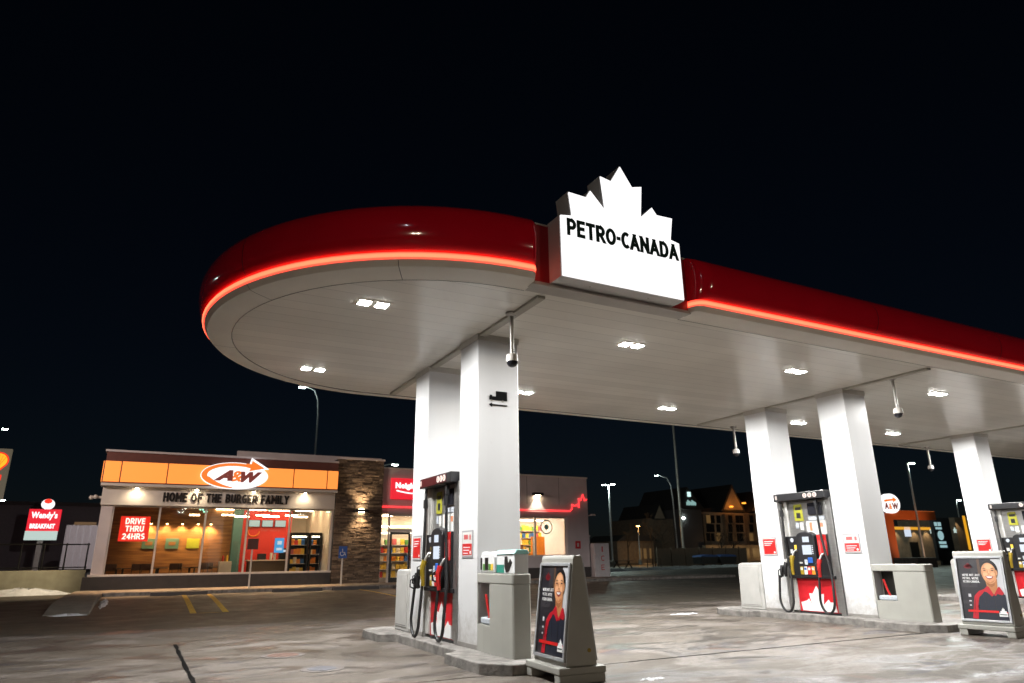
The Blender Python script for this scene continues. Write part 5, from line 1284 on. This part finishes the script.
q = at(908,531,36.9); part('window', MB().box(q.x-.5,q.x+.5,36.93,36.99,q.z-.55,q.z+.4), 'screen_white', t)
part('door', MB().box(at(912,556,37).x,at(920,556,37).x,36.95,36.995,.2,2.4), 'frame_black', t)
for u in (898,917,929):
    q = at(u,530,36.6); spot('wall_wash', (q.x,36.5,a.z-.2), (q.x,37,1.5), 70, (1,.7,.35), 1.8, .6)
a, b = at(955,522,39), at(970,522,39)
t = thing('drive_in_annex', 'brown block with vertical yellow stripe left of the third rear column', 'building', (a.x,39,.2))
part('wall', MB().box(a.x,b.x+6,39,46,.1,a.z+.5), 'brick_dim', t); q = at(967,530,38.9); part('yellow_strip', MB().box(q.x-.25,q.x+.2,38.93,38.99,q.z-2.2,q.z+1.6), 'stripe_yellow', t)
q = at(960,525,38.5); spot('wall_wash', (q.x,38.4,a.z+.3), (q.x,39,1.5), 70, (1,.7,.35), 1.8, .6)
a, b = at(932,520,31), at(949,520,31); c = at(940,567,31)
t = thing('menu_board', 'black drive in menu board with pale panels behind the second poster stand', 'sign', ((a.x+b.x)/2,31,.2))
part('board', MB().box(a.x,b.x,31,31.3,.6,a.z+.25), 'black_plastic', t, bevel=.02)
part('foot', MB().box(a.x+.5,b.x-.5,31.05,31.25,.15,.6), 'black_plastic', t)
q = at(937.5,525.5,31); part('panel', MB().box(q.x-.5,q.x-.1,30.95,30.995,q.z-.05,q.z+.3).box(q.x+.05,q.x+.5,30.95,30.995,q.z-.05,q.z+.3).box(q.x-.4,q.x+.5,30.95,30.995,q.z-.35,q.z-.15), 'menu_glow', t)
q = at(940.5,535.5,31); part('panel', MB().prism(ell(q.x,q.z,.42,.42,20), XZ, 30.95, 30.995), 'menu_glow', t)
q = at(943,544.5,31); part('panel', MB().box(q.x-.55,q.x+.5,30.95,30.995,q.z+.05,q.z+.28).box(q.x-.5,q.x+.55,30.95,30.995,q.z-.28,q.z-.05), 'menu_glow', t)
for u, v, lab in ((931.5,531,'small white star light left of the menu board'),(955,530.5,'small white star light right of the menu board')):
    q = at(u,v,36.4)
    solo('wall_star', MB().prism([(q.x+(.32 if k%2==0 else .15)*math.cos(PI/2+k*PI/5), q.z+(.32 if k%2==0 else .15)*math.sin(PI/2+k*PI/5)) for k in range(10)], XZ, 36.35, 36.45), 'marquee_white', lab, 'light')
q = at(929,573,26)
solo('kerb_block', MB().box(q.x-1.2,q.x+1.4,26,28,.15,.95), 'concrete_kerb', 'pale concrete plinth at the foot of the lamp post', 'plinth', bevel=.05)

# ------------------------------------------------------------------ camera, sky, moon, output
cd = bpy.data.cameras.new('Camera'); co = bpy.data.objects.new('Camera', cd); COL.objects.link(co); sc.camera = co
cd.sensor_width = 36; cd.lens = FPX/1024*36; cd.clip_end = 2000; cd.clip_start = .05
mw = Matrix(((CR.x,CU.x,-CF.x,CAM.x),(CR.y,CU.y,-CF.y,CAM.y),(CR.z,CU.z,-CF.z,CAM.z),(0,0,0,1))); co.matrix_world = mw
cd.dof.use_dof = True; cd.dof.focus_distance = 11.5; cd.dof.aperture_fstop = 1.6

w = bpy.data.worlds.new('World'); sc.world = w; w.use_nodes = True
N, L = w.node_tree.nodes, w.node_tree.links
sky = N.new('ShaderNodeTexSky'); sky.sky_type = 'NISHITA'; sky.sun_disc = False
EL, AZ = math.radians(24), math.radians(215)
sky.sun_elevation = EL; sky.sun_rotation = AZ; sky.altitude = 700; sky.ozone_density = 5
bg = N['Background']; L.new(sky.outputs[0], bg.inputs[0]); bg.inputs[1].default_value = .0009
ml = bpy.data.lights.new('moon', 'SUN'); ml.energy = .012; ml.angle = math.radians(.5); ml.color = (.85,.9,1)
mo = bpy.data.objects.new('moon', ml); COL.objects.link(mo)
dirv = Vector((math.sin(AZ)*math.cos(EL), math.cos(AZ)*math.cos(EL), math.sin(EL)))
mo.rotation_euler = (-dirv).to_track_quat('-Z','Y').to_euler(); mo.location = (0,-20,40)

sc.render.engine = 'CYCLES'
sc.cycles.use_denoising = True
try: sc.cycles.denoiser = 'OPENIMAGEDENOISE'
except Exception: pass
sc.cycles.use_light_tree = True
sc.cycles.max_bounces = 8; sc.cycles.diffuse_bounces = 4; sc.cycles.glossy_bounces = 4; sc.cycles.transparent_max_bounces = 12
sc.cycles.sample_clamp_indirect = 6; sc.cycles.caustics_reflective = False; sc.cycles.caustics_refractive = False
sc.view_settings.view_transform = 'Standard'; sc.view_settings.look = 'None'
sc.view_settings.exposure = 0; sc.view_settings.gamma = 1
